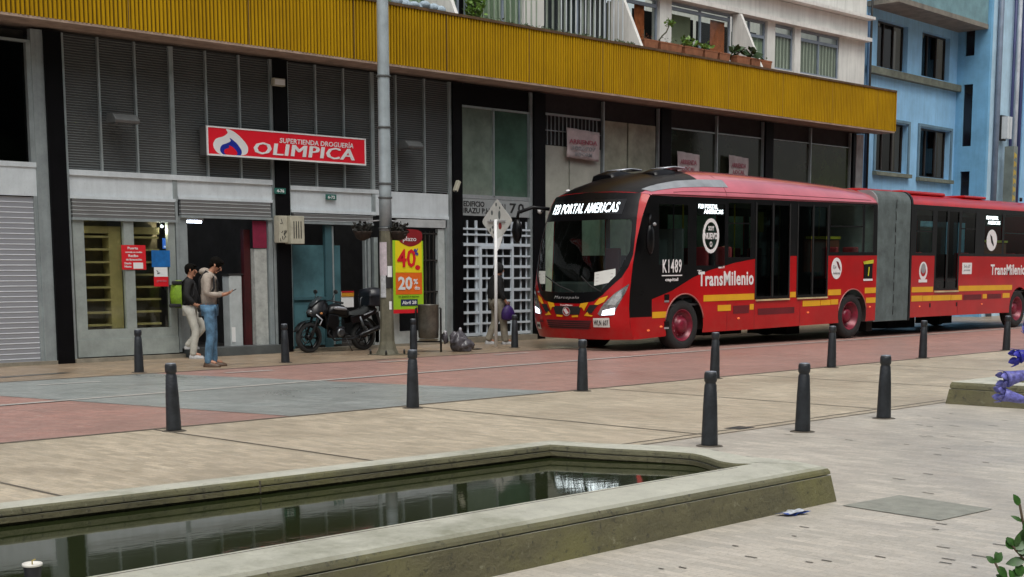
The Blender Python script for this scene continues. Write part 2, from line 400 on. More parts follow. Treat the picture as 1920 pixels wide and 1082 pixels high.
for x in (1.35, 3.55, 5.75): MB().box(x-.003, x+.003, 4.968, 4.99, .185, .222).build('stone_joint', joint_mat, pool)
for x in (0.5, 2.9, 5.1): MB().box(x-.004, x+.004, 7.43-.045*x+.0, 7.43-.045*x+.03, .15, .23).build('stone_joint', joint_mat, pool)
m, t, p = nodes('pool_water')
p.inputs['Base Color'].default_value = (.019, .025, .009, 1); p.inputs['Roughness'].default_value = .035; p.inputs['IOR'].default_value = 1.36
b = t.nodes.new('ShaderNodeBump'); b.inputs['Strength'].default_value = .022; b.inputs['Distance'].default_value = .01
t.links.new(noise(t, 1, 3, .5, wpos(t, (7, 14, 1))), b.inputs['Height']); t.links.new(b.outputs[0], p.inputs['Normal'])
mb = MB(); mb.face([(x, y, .158-.0115*(y-5.4)) for x, y, z in ringz(PI2, .02, .14)]); o = mb.build('water', m); tag(o, kind='structure')
mb = MB(); mb.box(14.98, 22, 3.0, 7.78, 0, .2); 
pl = thing('stone_basin', (15, 7.7, 0), 'mossy stone basin wall beside the lilac flowers at the right edge of the photo', 'water basin')
def quadloft(x0, x1, y0, y1, zs):
    return [[(x0-a, y0-a, z), (x1+a, y0-a, z), (x1+a, y1+a, z), (x0-a, y1+a, z)] for a, z in zs]
mb = MB(); mb.loft(quadloft(15.03, 22, 2.5, 7.68, ((.05, -.02), (.02, .17), (-.005, .172))), closed=True, smooth=False); mb.build('outer_wall', wall_m, pl)
mb = MB(); mb.loft(quadloft(15.03, 22, 2.5, 7.68, ((.0, .1725), (.015, .18), (.015, .22), (0, .25), (-.03, .258), (-.35, .258), (-.36, .2))), closed=True, smooth=False); mb.build('coping', coping_m, pl)
# cup on the coping, wrapper on the ground
CUPX, CUPY = 2.66, 5.36
cup = thing('paper_cup', (CUPX, CUPY, .243), 'dark paper cup with a white rim standing on the pool coping', 'cup')
MB(Matrix.Translation((CUPX, CUPY, .244))).lathe([(.026, 0), (.028, .002), (.037, .085), (.037, .088)], n=24).build('cup_body', mat('cup_dark', (.015, .015, .02), .4), cup)
MB(Matrix.Translation((CUPX, CUPY, .244))).lathe([(.0375, .086), (.041, .088), (.041, .097), (.037, .099), (.035, .097), (.034, .092)], n=24).build('cup_rim', mat('cup_lid', (.75, .72, .66), .4, var=.05), cup)
MB().tube([(CUPX, CUPY, .336), (CUPX, CUPY, .352), (CUPX+.01, CUPY-.01, .358)], .003, 6).build('stirrer', mat('stirrer', (.5, .38, .1), .5), cup)
lt = thing('wrapper', (7.45, 4.84, 0), 'crumpled blue and white wrapper lying beside the pool wall', 'litter')
random.seed(3)
for nm, mm, z0, sc in (('foil', mat('wrap_white', (.65, .68, .72), .35, .3, var=.2, scale=40), .012, 1), ('printed_side', mat('wrap_blue', (.02, .08, .42), .35, var=.3, scale=40), .004, 1.18)):
    mb = MB(); g = [[(7.45+(i-3)*.026*sc+random.uniform(-.006, .006), 4.84-(i-3)*.010+(j-1.5)*.024*sc+random.uniform(-.006, .006), z0+random.uniform(.0, .02)) for i in range(7)] for j in range(4)]
    mb.loft(g, caps=False, smooth=False); mb.build(nm, mm, lt, solid=.001)

# ================= SHOP BUILDING =================
FY = 22.0
Fb = thing('shop_building', (12, FY, 0), 'long concrete building with a yellow ribbed fascia above shuttered ground-floor shops', 'building')
def boxes(name, m, bl, parent=None, bevel=0):
    mb = MB()
    for b in bl: mb.box(*b)
    return mb.build(name, m, parent if parent is not None else Fb, bevel=bevel)
concrete = mat('soffit_concrete', (.24, .18, .14), .8, var=.25, scale=3, streak=0, bump=.3)
X0, X1 = 2.0, 37.0
# yellow ribbed fascia: real ribs
def yellow_mat(name):
    m, t, p = nodes(name); v = wpos(t)
    c = mix_rgb(t, (.36, .205, .0015), (.46, .27, .002), ramp(t, noise(t, .8, 5, .6, v), .3, .7))
    c = mix_rgb(t, c, (.22, .12, .004), mix_rgb(t, (0, 0, 0), ramp(t, noise(t, 1, 5, .7, wpos(t, (14, 1, .8))), .5, .75), .6))
    s = t.nodes.new('ShaderNodeSeparateXYZ'); t.links.new(v, s.inputs[0]); mm = t.nodes.new('ShaderNodeMath'); mm.operation = 'SUBTRACT'; mm.inputs[1].default_value = 20.0; t.links.new(s.outputs[1], mm.inputs[0])
    c = mix_rgb(t, c, (.10, .055, .004), ramp(t, mm.outputs[0], .962, .985))   # grime caught in the grooves
    t.links.new(c, p.inputs['Base Color']); p.inputs['Roughness'].default_value = .7; p.inputs['Specular IOR Level'].default_value = .15; return m
ym = yellow_mat('yellow_paint')
mb = MB(); per = .076; x = X0; pts = []
while x < X1-.02:
    j = random.uniform(-.005, .005); k = random.uniform(-.003, .003); pts += [(x, 0.0), (x+.014+k, -.034+j), (x+.044+k, -.034+j), (x+.058, 0.0)]; x += per
pts = [(a, 20.985+b) for a, b in pts if a < X1] + [(X1, 20.985), (X1, 21.08), (X0, 21.08)]
mb.prism(pts, lambda u, v, w_: (u, v, w_), 5.44, 6.53)
mb.build('fascia', ym, Fb)
for k in range(15): boxes('sheet_joint', mat('joint_rust', (.16, .09, .02), .8), [(3.1+k*2.35, 3.1+k*2.35+.012, 20.948, 20.965, 5.45, 6.52)])
boxes('fascia_cap', mat('rust_edge', (.13, .075, .03), .7, var=.4, scale=5), [(X0, X1+.02, 20.93, 21.10, 6.53, 6.58)])
boxes('fascia_end', ym, [(X1, X1+.03, 20.94, 22.0, 5.45, 6.53)])
boxes('canopy_slab', concrete, [(X0, X1, 21.08, 23.5, 5.46, 6.5)])
boxes('canopy_edge', mat('edge_concrete', (.42, .31, .24), .8, var=.3, scale=4), [(X0, X1, 20.96, 21.079, 5.40, 5.44), (X0, X1, 21.08, 21.55, 5.405, 5.458)])
# dark rooms behind
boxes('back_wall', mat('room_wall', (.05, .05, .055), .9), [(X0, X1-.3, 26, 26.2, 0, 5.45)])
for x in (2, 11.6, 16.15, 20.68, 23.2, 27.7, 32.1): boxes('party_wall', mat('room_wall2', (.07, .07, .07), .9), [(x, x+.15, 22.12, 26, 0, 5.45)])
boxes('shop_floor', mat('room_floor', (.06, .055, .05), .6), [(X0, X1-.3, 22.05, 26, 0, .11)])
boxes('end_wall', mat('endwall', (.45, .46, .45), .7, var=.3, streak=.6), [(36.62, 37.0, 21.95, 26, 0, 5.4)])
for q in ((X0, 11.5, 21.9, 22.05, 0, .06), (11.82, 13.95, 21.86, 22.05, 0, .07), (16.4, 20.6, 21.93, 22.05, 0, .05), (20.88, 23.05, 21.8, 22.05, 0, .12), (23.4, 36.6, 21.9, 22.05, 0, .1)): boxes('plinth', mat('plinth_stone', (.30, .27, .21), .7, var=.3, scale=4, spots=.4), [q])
boxes('door_step', mat('step_stone', (.09, .10, .10), .6, var=.3), [(14.0, 15.98, 21.72, 22.05, 0, .16)])
# black pillars
for i, (a, b) in enumerate(((7.0, 7.28), (11.51, 11.81), (16.05, 16.36), (20.60, 20.86), (23.06, 23.42), (27.56, 27.94), (31.99, 32.34), (36.38, 36.5))):
    boxes('pillar', black_tile, [(a, b, 21.9, 22.12, 0, 5.42)])
louv = stripes_mat('louvre_sheet', (.22, .245, .24), (.05, .053, .054), .042, axis=2, rough=.55, metal=.2, depth=.02, var=.35, scale=1.2)
def mull(xs, z0, z1, wd=.035, m=alu, y0=21.95, y1=22.03):
    for x in xs: boxes('mullion', m, [(x-wd/2, x+wd/2, y0, y1, z0, z1)])
# --- bay 0 (left edge)
roll_m = stripes_mat('roller_slats', (.80, .83, .88), (.30, .31, .34), .085, axis=2, duty=.6, rough=.4, metal=.2, depth=.02, var=.2, scale=2)
roll_g = stripes_mat('roller_slats_grey', (.56, .59, .59), (.16, .16, .16), .065, axis=2, duty=.4, rough=.45, metal=.25, depth=.02, var=.4, scale=3)
boxes('roller_shutter', roll_m, [(7.3, 11.30, 22.0, 22.04, .06, 2.74)])
boxes('shutter_rail', grey_metal, [(11.30, 11.51, 21.95, 22.06, .05, 5.42), (11.24, 11.30, 21.97, 22.06, .05, 2.76)])
boxes('transom_panel', white_metal, [(7.3, 11.3, 21.97, 22.05, 2.76, 3.22), (7.3, 11.3, 21.95, 22.05, 3.22, 3.30)])
boxes('dark_window', glass('dark_glass', (.03, .03, .03), .5, .06), [(7.3, 11.25, 22.04, 22.05, 3.3, 5.2)])
boxes('window_backing', mat('backing', (.012, .012, .01), .8), [(7.3, 11.25, 22.10, 22.12, 3.3, 5.4)])
boxes('window_frame', alu, [(11.22, 11.30, 21.96, 22.06, 3.3, 5.2), (7.3, 11.3, 21.97, 22.06, 5.2, 5.24)])
# --- bay 1
boxes('louvre_panel', louv, [(11.84, 13.86, 22.0, 22.05, 3.22, 5.42)]); boxes('louvre_panel', louv, [(13.94, 16.0, 22.0, 22.05, 3.22, 5.42)])
mull((12.5, 13.19, 14.61, 15.32), 3.2, 5.42); mull((11.845, 16.02), .05, 5.42, .06); mull((13.9,), 2.76, 5.42, .085)
boxes('transom_panel', white_metal, [(11.87, 15.99, 21.97, 22.04, 2.80, 3.13), (11.87, 15.99, 21.93, 22.04, 3.13, 3.22), (11.87, 13.9, 21.94, 22.04, 2.745, 2.80), (13.95, 15.99, 21.94, 22.04, 2.80, 2.85)])
boxes('roller_shutter', roll_g, [(11.9, 13.86, 21.93, 22.0, 2.43, 2.74)]); boxes('roller_shutter', roll_g, [(13.99, 15.93, 21.93, 22.0, 2.52, 2.80)])
boxes('shutter_bottom_bar', grey_metal, [(11.88, 13.87, 21.91, 22.02, 2.39, 2.43), (13.98, 15.95, 21.91, 22.02, 2.48, 2.52)])
# shop window with stacked yellowish shelving behind the glass
sw = (.32, .36, .34)
frame_g = mat('window_frame_green', (.34, .38, .36), .5, .1, var=.2, scale=4, spots=.2)
boxes('shop_window_frame', frame_g, [(11.9, 12.1, 21.95, 22.03, .551, 2.40), (12.85, 13.04, 21.95, 22.03, .551, 2.40), (13.72, 13.86, 21.95, 22.03, .551, 2.40), (11.9, 13.86, 21.95, 22.03, .381, .55), (11.9, 13.86, 21.93, 22.04, .09, .38)])
boxes('shop_window_glass', glass('shop_glass', (.95, .96, .90), .6, .03), [(12.1, 13.72, 22.0, 22.006, .55, 2.4)])
shelf_m = mat('shelf_wood', (.34, .30, .14), .6, var=.25, scale=3); shelf_d = mat('shelf_dark', (.12, .10, .06), .7, var=.3, scale=4)
for i, (a, b) in enumerate(((12.1, 12.62), (13.02, 13.6))):
    mb = MB(); mb.box(a, b+.1, 22.28, 22.3, .55, 2.4); mb.build('shelf_back', shelf_d, Fb)
    for k in range(8): boxes('shelf', shelf_m, [(a, b, 22.06, 22.28, .60+k*.215, .635+k*.215)])
boxes('shelf_post', shelf_m, [(12.62, 12.85, 22.06, 22.3, .55, 2.3), (12.1, 12.8, 22.07, 22.3, 2.18, 2.30), (13.0, 13.62, 22.07, 22.3, 2.18, 2.30), (11.88, 11.9, 22.0, 22.3, .5, 2.4)])
boxes('door_jamb', grey_metal, [(13.88, 13.93, 21.94, 22.06, .1, 2.76), (13.945, 14.13, 21.97, 22.2, .16, 2.5)])
boxes('open_door_panel', mat('peeling_white', (.50, .52, .49), .6, var=.3, scale=6, spots=.7), [(15.58, 15.86, 22.0, 22.12, .16, 1.95)])
boxes('door_jamb', grey_metal, [(15.88, 15.97, 21.95, 22.06, .14, 2.5)])
boxes('red_door_edge', mat('dark_red', (.06, .004, .006), .5, var=.4), [(15.42, 15.56, 22.1, 22.2, .16, 2.3)])
bx_ = thing('white_box', (15.27, 22.3, .12), 'tall narrow white box standing inside the dark doorway', 'box')
boxes('box_body', mat('white_box', (.48, .52, .52), .5, var=.15, scale=5), [(15.12, 15.40, 22.16, 22.4, .13, 1.46)], bx_, bevel=.02)
boxes('box_lid', mat('box_lid', (.03, .03, .03), .5), [(15.10, 15.42, 22.15, 22.42, 1.46, 1.49)], bx_)
boxes('box_label', white_letter, [(15.14, 15.22, 22.150, 22.158, .22, .5)], bx_)
bn = thing('red_banner', (15.7, 22.1, 2.3), 'crimson cloth hanging at the top right inside the open doorway', 'banner')
boxes('cloth', mat('crimson_cloth', (.22, .006, .04), .8, var=.25, scale=8), [(15.55, 15.86, 21.985, 21.997, 1.96, 2.46)], bn)
lp = thing('tube_lamp', (14.3, 22.6, 2.45), 'lit white fluorescent tube inside the dark shop doorway', 'lamp')
boxes('tube', mat('lit_tube', (.9, .9, 1), .5, emit=((.72, .82, 1), 14)), [(14.18, 14.85, 22.60, 22.64, 2.42, 2.46)], lp)
boxes('lamp_housing', white_metal, [(14.15, 14.88, 22.58, 22.66, 2.465, 2.50)], lp)
for x in (12.0, 13.66):
    sl = thing('spot_lamp', (x, 22.1, 2.31), 'small lit spot lamp inside the shop window, %s' % ('at its left end' if x < 13 else 'at its right end'), 'lamp')
    MB().ball((x, 22.04, 2.32), .022).build('bulb', MATS['lit_tube'], sl)
    MB().tube([(x, 22.06, 2.34), (x, 22.1, 2.40)], .012, 8).build('holder', alu, sl)
    ld = bpy.data.lights.new('shop_spot', 'POINT'); ld.energy = 5; ld.shadow_soft_size = .03; ld.color = (1, .93, .75)
    lo = bpy.data.objects.new('shop_spot', ld); C.objects.link(lo); lo.parent = sl; lo.location = (0, -.02, -.06)
tv = thing('wall_screen', (14.45, 23.2, 1.9), 'dark board topped by a lit blue screen inside the dark doorway behind the two men', 'board')
boxes('board', mat('board_dark', (.03, .035, .04), .4, var=.4, scale=20), [(14.25, 14.75, 23.0, 23.04, 1.2, 2.05)], tv)
boxes('blue_header', mat('board_blue', (.03, .12, .5), .4, emit=((.05, .2, .8), .5)), [(14.25, 14.75, 22.985, 22.998, 1.95, 2.14)], tv)  # glows as the lit blue screen above the board
boxes('header_stripe', mat('board_white', (.5, .6, .8), .4, emit=((.6, .7, 1), .5)), [(14.27, 14.72, 22.975, 22.984, 1.97, 2.0)], tv)
# --- bay 2
for a, b in ((16.40, 18.42), (18.50, 20.53)): boxes('louvre_panel', louv, [(a, b, 22.0, 22.05, 3.15, 5.42)])
mull((17.06, 17.74, 19.08, 19.85), 3.13, 5.42); mull((16.385,), .1, 5.42, .045); mull((18.46,), 2.62, 5.42, .085); mull((20.56,), .1, 5.42, .07)
boxes('transom_panel', white_metal, [(16.41, 18.42, 21.98, 22.04, 2.70, 3.06), (16.41, 18.7, 21.94, 22.04, 3.06, 3.14), (16.41, 18.5, 21.94, 22.04, 2.64, 2.70), (18.5, 18.72, 21.95, 22.04, 2.64, 3.06), (18.74, 20.5, 21.96, 22.04, 2.66, 3.12), (18.74, 20.5, 21.94, 22.04, 2.60, 2.66)])
boxes('roller_shutter', roll_g, [(16.45, 18.4, 21.92, 22.0, 2.47, 2.62)]); boxes('roller_shutter', mat('shutter_white', (.5, .52, .52), .4, var=.2), [(19.05, 20.42, 21.93, 22.0, 2.42, 2.58)])
boxes('shutter_bottom_bar', grey_metal, [(16.44, 18.41, 21.90, 22.02, 2.43, 2.47)])
teal = glass('teal_film', (.25, .5, .55), .5, .25, (.10, .22, .25), .75)
tealm = mat('teal_frame', (.05, .12, .14), .4, var=.2)
boxes('filmed_pane', teal, [(16.44, 17.22, 22.02, 22.03, .10, 2.03)])
boxes('filmed_pane', teal, [(17.44, 17.63, 22.02, 22.03, .10, 2.03)])
boxes('door_post', tealm, [(17.24, 17.40, 21.98, 22.06, .05, 2.42), (16.44, 17.24, 21.98, 22.05, .98, 1.04), (16.41, 16.45, 21.97, 22.05, .05, 2.43)])
boxes('thin_post', alu, [(17.405, 17.435, 21.97, 22.05, .1, 2.4)])
boxes('side_rail', alu, [(18.22, 18.26, 21.97, 22.05, .1, 2.18), (18.30, 18.37, 21.97, 22.05, .1, 2.18), (18.45, 18.55, 21.96, 22.05, .1, 2.2)])
mb_ = mat('low_white_panel', (.50, .54, .53), .5, var=.2, scale=4, spots=.4)
boxes('wall_panel', mb_, [(18.44, 19.1, 21.96, 22.05, .05, .72), (19.1, 20.2, 21.96, 22.05, .05, .30), (19.85, 20.2, 21.96, 22.05, .30, .72), (20.2, 20.38, 21.96, 22.05, .05, 2.4)])
boxes('metal_jamb', alu, [(20.39, 20.50, 21.93, 22.05, .05, 2.6)])
stk = thing('price_card', (17.75, 22.05, 1.0), 'small red and yellow topped white card inside the shop doorway behind the motorcycle', 'sign')
boxes('card', white_letter, [(17.62, 17.93, 21.99, 22.0, .82, 1.13)], stk)
boxes('card_header', mat('card_yellow', (.7, .32, .02), .5), [(17.62, 17.93, 21.98, 21.989, 1.03, 1.13)], stk); boxes('card_stripe', mat('red_paint_flat', (.55, .01, .02), .5), [(17.62, 17.93, 21.975, 21.979, 1.11, 1.14)], stk)
# dark grille door in bay 3
gr = mat('dark_iron', (.05, .045, .04), .5, .3, var=.3)
boxes('grille_door', gr, [(x-.012, x+.012, 21.99, 22.02, .74, 2.35) for x in (19.62, 19.74, 19.86, 19.98, 20.1)] + [(19.55, 20.2, 21.985, 22.02, z-.015, z+.015) for z in (.78, 1.1, 1.75, 2.3)])
boxes('door_light_strip', mat('dull_brass', (.16, .14, .08), .5, .3, var=.5, scale=9), [(19.88, 19.95, 22.06, 22.08, .8, 2.3), (19.6, 19.64, 22.06, 22.08, .8, 2.3)])
# --- bay 4: entrance of the apartment block
green_gl = glass('green_pane', (.12, .22, .17), .8, .12, (.10, .19, .14), .7)
boxes('stair_window_pane', glass('pale_green_pane', (.12, .22, .17), .8, .12, (.27, .34, .28), .8), [(20.92, 21.85, 22.02, 22.03, 3.14, 4.95)]); boxes('stair_window_pane', green_gl, [(21.89, 22.95, 22.02, 22.03, 3.14, 4.95)])
boxes('stair_window_frame', alu, [(21.855, 21.885, 21.97, 22.05, 3.1, 4.97), (20.87, 20.91, 21.96, 22.05, .1, 5.0), (20.9, 23.04, 21.97, 22.05, 3.06, 3.14), (22.98, 23.05, 21.95, 22.05, .1, 5.42), (20.9, 23.0, 21.97, 22.05, 4.95, 4.99)])
boxes('dark_lintel', black_tile, [(20.9, 22.98, 22.0, 22.05, 4.99, 5.42)])
boxes('name_panel', mat('name_panel', (.36, .39, .39), .45, .2, var=.12, scale=3), [(20.91, 22.98, 21.975, 22.03, 2.70, 3.055)])
wall_text('EDIFICIO', 20.95, 21.972, 2.89, .62, .115, black_letter, Fb, bold=.02, name='building_name')
wall_text('IRAZU P.H', 20.95, 21.972, 2.75, .78, .115, black_letter, Fb, bold=.02, name='building_name')
wall_text('N', 22.10, 21.972, 2.80, .11, .17, black_letter, Fb, bold=.02, name='door_number')
wall_text('70', 22.35, 21.972, 2.78, .45, .22, black_letter, Fb, bold=.02, spacing=1.3, name='door_number')
gate_m = mat('gate_white', (.55, .61, .66), .45, var=.12, scale=6)
gt = []
for z, a in ((2.42, .022), (2.30, .022), (2.09, .035), (1.85, .022), (1.62, .035), (1.37, .024), (1.12, .035), (.88, .024), (.64, .032), (.40, .024), (.17, .035)):
    gt.append((20.90, 22.96, 21.93, 21.97, z-a/1.1, z+a/1.1))
vt = [(x-.014, x+.014, 21.97, 22.0, .12, 2.6) for x in (21.06, 21.64, 21.87, 22.14, 22.70, 22.88)] + [(x-.03, x+.03, 21.965, 22.0, .12, 2.6) for x in (21.32, 22.42)]
boxes('security_gate', gate_m, gt+vt)
boxes('gate_door_frame', gate_m, [(21.36, 21.42, 21.9, 21.96, .15, 2.05), (22.34, 22.40, 21.9, 21.96, .15, 2.05), (21.42, 22.34, 21.9, 21.96, 2.0, 2.06), (21.42, 22.34, 21.9, 21.96, .1, .16)])
wl = thing('round_wall_light', (23.2, 21.87, 2.9), 'small white round fitting on the black pillar above the entrance gate', 'lamp')
MB(Matrix.Translation((23.22, 21.9, 2.86)) @ Matrix.Rotation(R(90), 4, 'X')).lathe([(.07, 0), (.075, .02), (.05, .05), (.02, .06)], n=16).build('dome', white_letter, wl)
MB(Matrix.Translation((23.24, 21.84, 2.85)) @ Matrix.Rotation(R(90), 4, 'X')).lathe([(.04, 0), (.035, .02)], n=14).build('lens', black_letter, wl)
# --- bays 5-7 behind the bus
board = mat('grey_board', (.46, .47, .40), .7, var=.25, scale=1.5, spots=.2); boardg = mat('grey_board_green', (.42, .44, .33), .7, var=.45, scale=1.2)
boxes('wall_board', board, [(23.47, 24.30, 22.0, 22.04, .1, 4.32), (24.34, 25.40, 22.0, 22.04, .1, 4.32)])
boxes('wall_board', boardg, [(25.52, 26.36, 22.0, 22.04, .1, 5.0)]); boxes('wall_board', boardg, [(26.42, 27.44, 22.0, 22.04, .1, 5.0)])
boxes('vent_grille', grey_metal, [(23.47+k*.13, 23.485+k*.13, 22.02, 22.04, 4.34, 4.98) for k in range(15)] + [(23.47, 25.4, 22.0, 22.03, 4.98, 5.03), (23.47, 25.4, 22.0, 22.03, 4.64, 4.66)])
mull((23.445, 25.47, 27.52), .1, 5.42, .04); mull((27.985, 29.90, 31.95), .1, 5.42, .04); mull((32.38, 34.25, 36.32), .1, 5.42, .04)
dg = glass('shopfront_glass', (.10, .11, .09), .8, .05, (.06, .07, .045), .6); dgg = glass('shopfront_glass_green', (.08, .12, .04), .8, .05, (.07, .10, .03), .6)
for a, b, g in ((28.0, 29.88, dg), (29.92, 31.93, dg), (32.4, 34.23, dg), (34.27, 36.3, dgg)): boxes('shopfront_pane', g, [(a, b, 22.02, 22.03, .1, 5.0)])
boxes('shopfront_rail', alu, [(28.0, 31.93, 21.98, 22.04, 4.98, 5.01), (32.4, 36.3, 21.98, 22.04, 5.0, 5.02)])
boxes('dark_header', mat('header_dark', (.02, .02, .02), .8), [(23.45, 27.5, 22.06, 22.1, 4.3, 5.46), (28.0, 31.95, 22.05, 22.1, 5.0, 5.46), (32.38, 36.36, 22.05, 22.1, 5.0, 5.46)])
boxes('shopfront_curtain', mat('dim_curtain', (.10, .105, .07), .9, var=.4, scale=2), [(28.0, 31.9, 22.3, 22.32, .1, 5.0), (32.4, 36.3, 22.3, 22.32, .1, 5.0)])
boxes('grey_door', frame_g, [(29.5, 29.85, 22.05, 22.07, .1, 5.0), (31.6, 31.9, 22.05, 22.07, .1, 5.0)])

# --- upper storey
wall_w = mat('white_render', (.76, .75, .71), .8, var=.12, scale=1.2, streak=.45, bump=.2)
UY = 22.0
boxes('upper_wall', wall_w, [(X0, X1, UY-.02, UY+.25, 8.02, 14)])
boxes('cornice', wall_w, [(X0, X1+.02, UY-.22, UY-.022, 8.02, 8.12), (X0, X1+.02, UY-.06, UY-.021, 8.12, 8.6), (X0, X1+.04, UY-.30, UY-.022, 8.62, 8.70)])
boxes('upper_wall', wall_w, [(35.62, X1, UY, UY+.25, 6.5, 8.02)]); boxes('upper_wall', wall_w, [(X0, 18, UY, UY+.25, 6.5, 8.02)])
boxes('side_wall', wall_w, [(X1-.2, X1, UY+.25, 30, 5.4, 14)])
for a, b in ((22.78, 23.42), (27.50, 27.95), (32.02, 32.38), (33.32, 33.60)): boxes('column', wall_w, [(a, b, UY-.05, UY+.2, 6.5, 8.02)])
cur_l = stripes_mat('sheer_curtain', (.72, .74, .66), (.22, .24, .20), .16, axis=0, rough=.9, depth=.03, var=.3, scale=3)
cur_g = stripes_mat('green_curtain', (.55, .66, .50), (.24, .31, .22), .22, axis=0, rough=.9, depth=.03, var=.3, scale=3)
cur_d = stripes_mat('dark_blind', (.62, .63, .60), (.03, .033, .045), .2, axis=0, rough=.9, depth=.03, var=.3, scale=3)
bluef = mat('window_frame_blue', (.28, .33, .40), .5, .1, var=.2)
wg = glass('upper_glass', (.92, .95, .92), .35, .03)
def window(x0, x1, z0, z1, curt, splits=(), transom=None, open_=False):
    f = boxes('window', bluef, [(x0, x1, UY+.02, UY+.07, z1-.06, z1), (x0, x1, UY+.02, UY+.07, z0, z0+.05), (x0, x0+.05, UY+.02, UY+.07, z0+.05, z1-.06), (x1-.05, x1, UY+.02, UY+.07, z0+.05, z1-.06)]
          + [(s-.03, s+.03, UY+.02, UY+.07, z0+.05, z1-.06) for s in splits] + ([(x0+.05, x1-.05, UY+.015, UY+.075, transom-.04, transom+.04)] if transom else []))
    boxes('window_pane', wg, [(x0, x1, UY+.04, UY+.046, z0, z1)], f)
    if curt: boxes('curtain', curt, [(x0, x1, UY+.08, UY+.09, z0, (transom or z1))], f)
    boxes('window_dark', dark_void, [(x0, x1, UY+1.2, UY+1.22, z0, z1)], f)
window(18.2, 20.9, 6.5, 8.02, cur_g); window(21.1, 22.76, 6.5, 8.02, cur_g, (22.2,)); window(23.44, 25.6, 6.5, 8.02, cur_d, (24.6,))
window(25.95, 27.48, 6.5, 8.0, None, (), 7.82); window(27.97, 30.45, 6.5, 8.0, None, (29.2,), 7.86)
window(30.6, 32.0, 6.5, 8.0, cur_g, (31.3,), 7.6); window(32.4, 33.3, 6.85, 8.0, cur_l, (), 7.75); window(33.62, 35.6, 6.85, 8.0, cur_l, (34.6,), 7.75)
boxes('sill_wall', wall_w, [(32.38, 35.62, UY+.0, UY+.02, 6.5, 6.86)])
wdw = mat('orange_curtain', (.75, .20, .07), .9, var=.35, scale=9); gwl = mat('room_green', (.40, .42, .30), .9, var=.2)
def drape(name, x0, x1, z0, z1, y, m, n=14, amp=.03):
    mb = MB(); rows = []
    for j in range(7):
        z = z0+(z1-z0)*j/6; rows.append([(x0+(x1-x0)*i/(n*2), y+amp*math.sin(i*math.pi/1.5), z) for i in range(n*2+1)])
    mb.loft(rows, caps=False); return mb.build(name, m, Fb, solid=.004)
drape('orange_curtain', 26.75, 27.1, 6.5, 7.85, UY+.12, wdw); drape('orange_curtain', 29.75, 30.35, 6.5, 7.8, UY+.12, wdw)
boxes('pale_blind', gwl, [(25.98, 26.7, UY+.3, UY+.32, 6.5, 7.8), (28.0, 29.15, UY+.3, UY+.32, 6.5, 7.8)]); boxes('pale_curtain', cur_l, [(27.1, 27.35, UY+.3, UY+.32, 6.5, 7.3), (26.3, 26.6, UY+.2, UY+.22, 6.5, 7.2)])
# sloping white fins between balconies
for xf in (19.9, 25.72, 30.5):
    mb = MB(); mb.prism([(21.06, 6.5), (21.98, 6.5), (21.98, 8.0), (21.75, 8.0), (21.06, 6.58)], lambda u, v, w_: (w_, u, v), xf, xf+.09)
    mb.build('balcony_fin', wall_w, Fb)
boxes('balcony_rail', white_metal, [(23.44+k*.16, 23.46+k*.16, 21.45, 21.47, 6.5, 8.0) for k in range(14)])
boxes('balcony_rail', mat('rail_green', (.35, .42, .33), .5), [(21.05+k*.16, 21.075+k*.16, 21.45, 21.47, 6.5, 8.0) for k in range(11)])

# planters and plants along the roof edge
terr = mat('terracotta', (.34, .13, .06), .85, var=.3, scale=6, spots=.3, bump=.3)
leaf_l = mat('leaf_light', (.16, .30, .04), .5, var=.35, scale=14); leaf_d = mat('leaf_dark', (.035, .085, .02), .5, var=.4, scale=14); leaf_g = mat('leaf_grey', (.14, .19, .10), .6, var=.35, scale=14)
stem_m = mat('plant_stem', (.05, .05, .02), .7)
def trough(x0, x1, label, mleaf, size=.09, n=60, hgt=.12):
    y0, y1 = 21.10, 21.32
    t_ = thing('planter', ((x0+x1)/2, 21.2, 6.58), label, 'planter', 'terracotta planters on the roof edge')
    mb = MB(); ring = lambda a, z: [(x0-a, y0-a*.4, z), (x1+a, y0-a*.4, z), (x1+a, y1+a, z), (x0-a, y1+a, z)]
    mb.loft([ring(-.03, 6.5), ring(0, 6.76), ring(.015, 6.77), ring(.015, 6.80), ring(-.01, 6.80), ring(-.03, 6.75)], closed=True, smooth=False); mb.build('pot', terr, t_)
    if mleaf:
        mb = MB()
        for _ in range(max(2, int((x1-x0)/.18))): leaves(mb, (random.uniform(x0, x1), 21.2, 6.84+hgt/2), (.12, .09, hgt), n//4, size)
        mb.build('leaves', mleaf, t_, recalc=False)
    return t_
trough(25.88, 26.38, 'terracotta planter with withered stems, nearest the tall white fin', mat('dry_leaf', (.20, .08, .04), .8), .06, 24, .05)
pt_ = trough(26.48, 27.28, 'terracotta planter with a thin leaning stem topped by a green ball of leaves', leaf_g, .06, 20, .05)
mb = MB(); mb.tube([(26.5, 21.2, 6.8), (26.65, 21.2, 6.95), (26.8, 21.2, 7.05), (26.9, 21.2, 7.2)], .016, 6); mb.build('leaning_stem', stem_m, pt_)
mb = MB(); leaves(mb, (26.95, 21.2, 7.27), (.10, .10, .09), 90, .07); mb.build('leaf_ball', leaf_l, pt_, recalc=False)
trough(27.4, 28.1, 'terracotta planter overflowing with light green leaves, left one of the leafy pair', leaf_l, .12, 110, .12)
trough(28.18, 28.7, 'terracotta planter overflowing with light green leaves, right one of the leafy pair', leaf_l, .12, 110, .08)
trough(28.78, 29.2, 'small plain terracotta planter without leaves beside the orange curtain', None)
trough(29.5, 30.05, 'dark terracotta planter with spiky dark leaves, left of three by the last white fin', leaf_d, .22, 40, .1)
trough(30.12, 30.5, 'terracotta planter with spiky dark leaves, middle of three by the last white fin', leaf_d, .24, 34, .1)
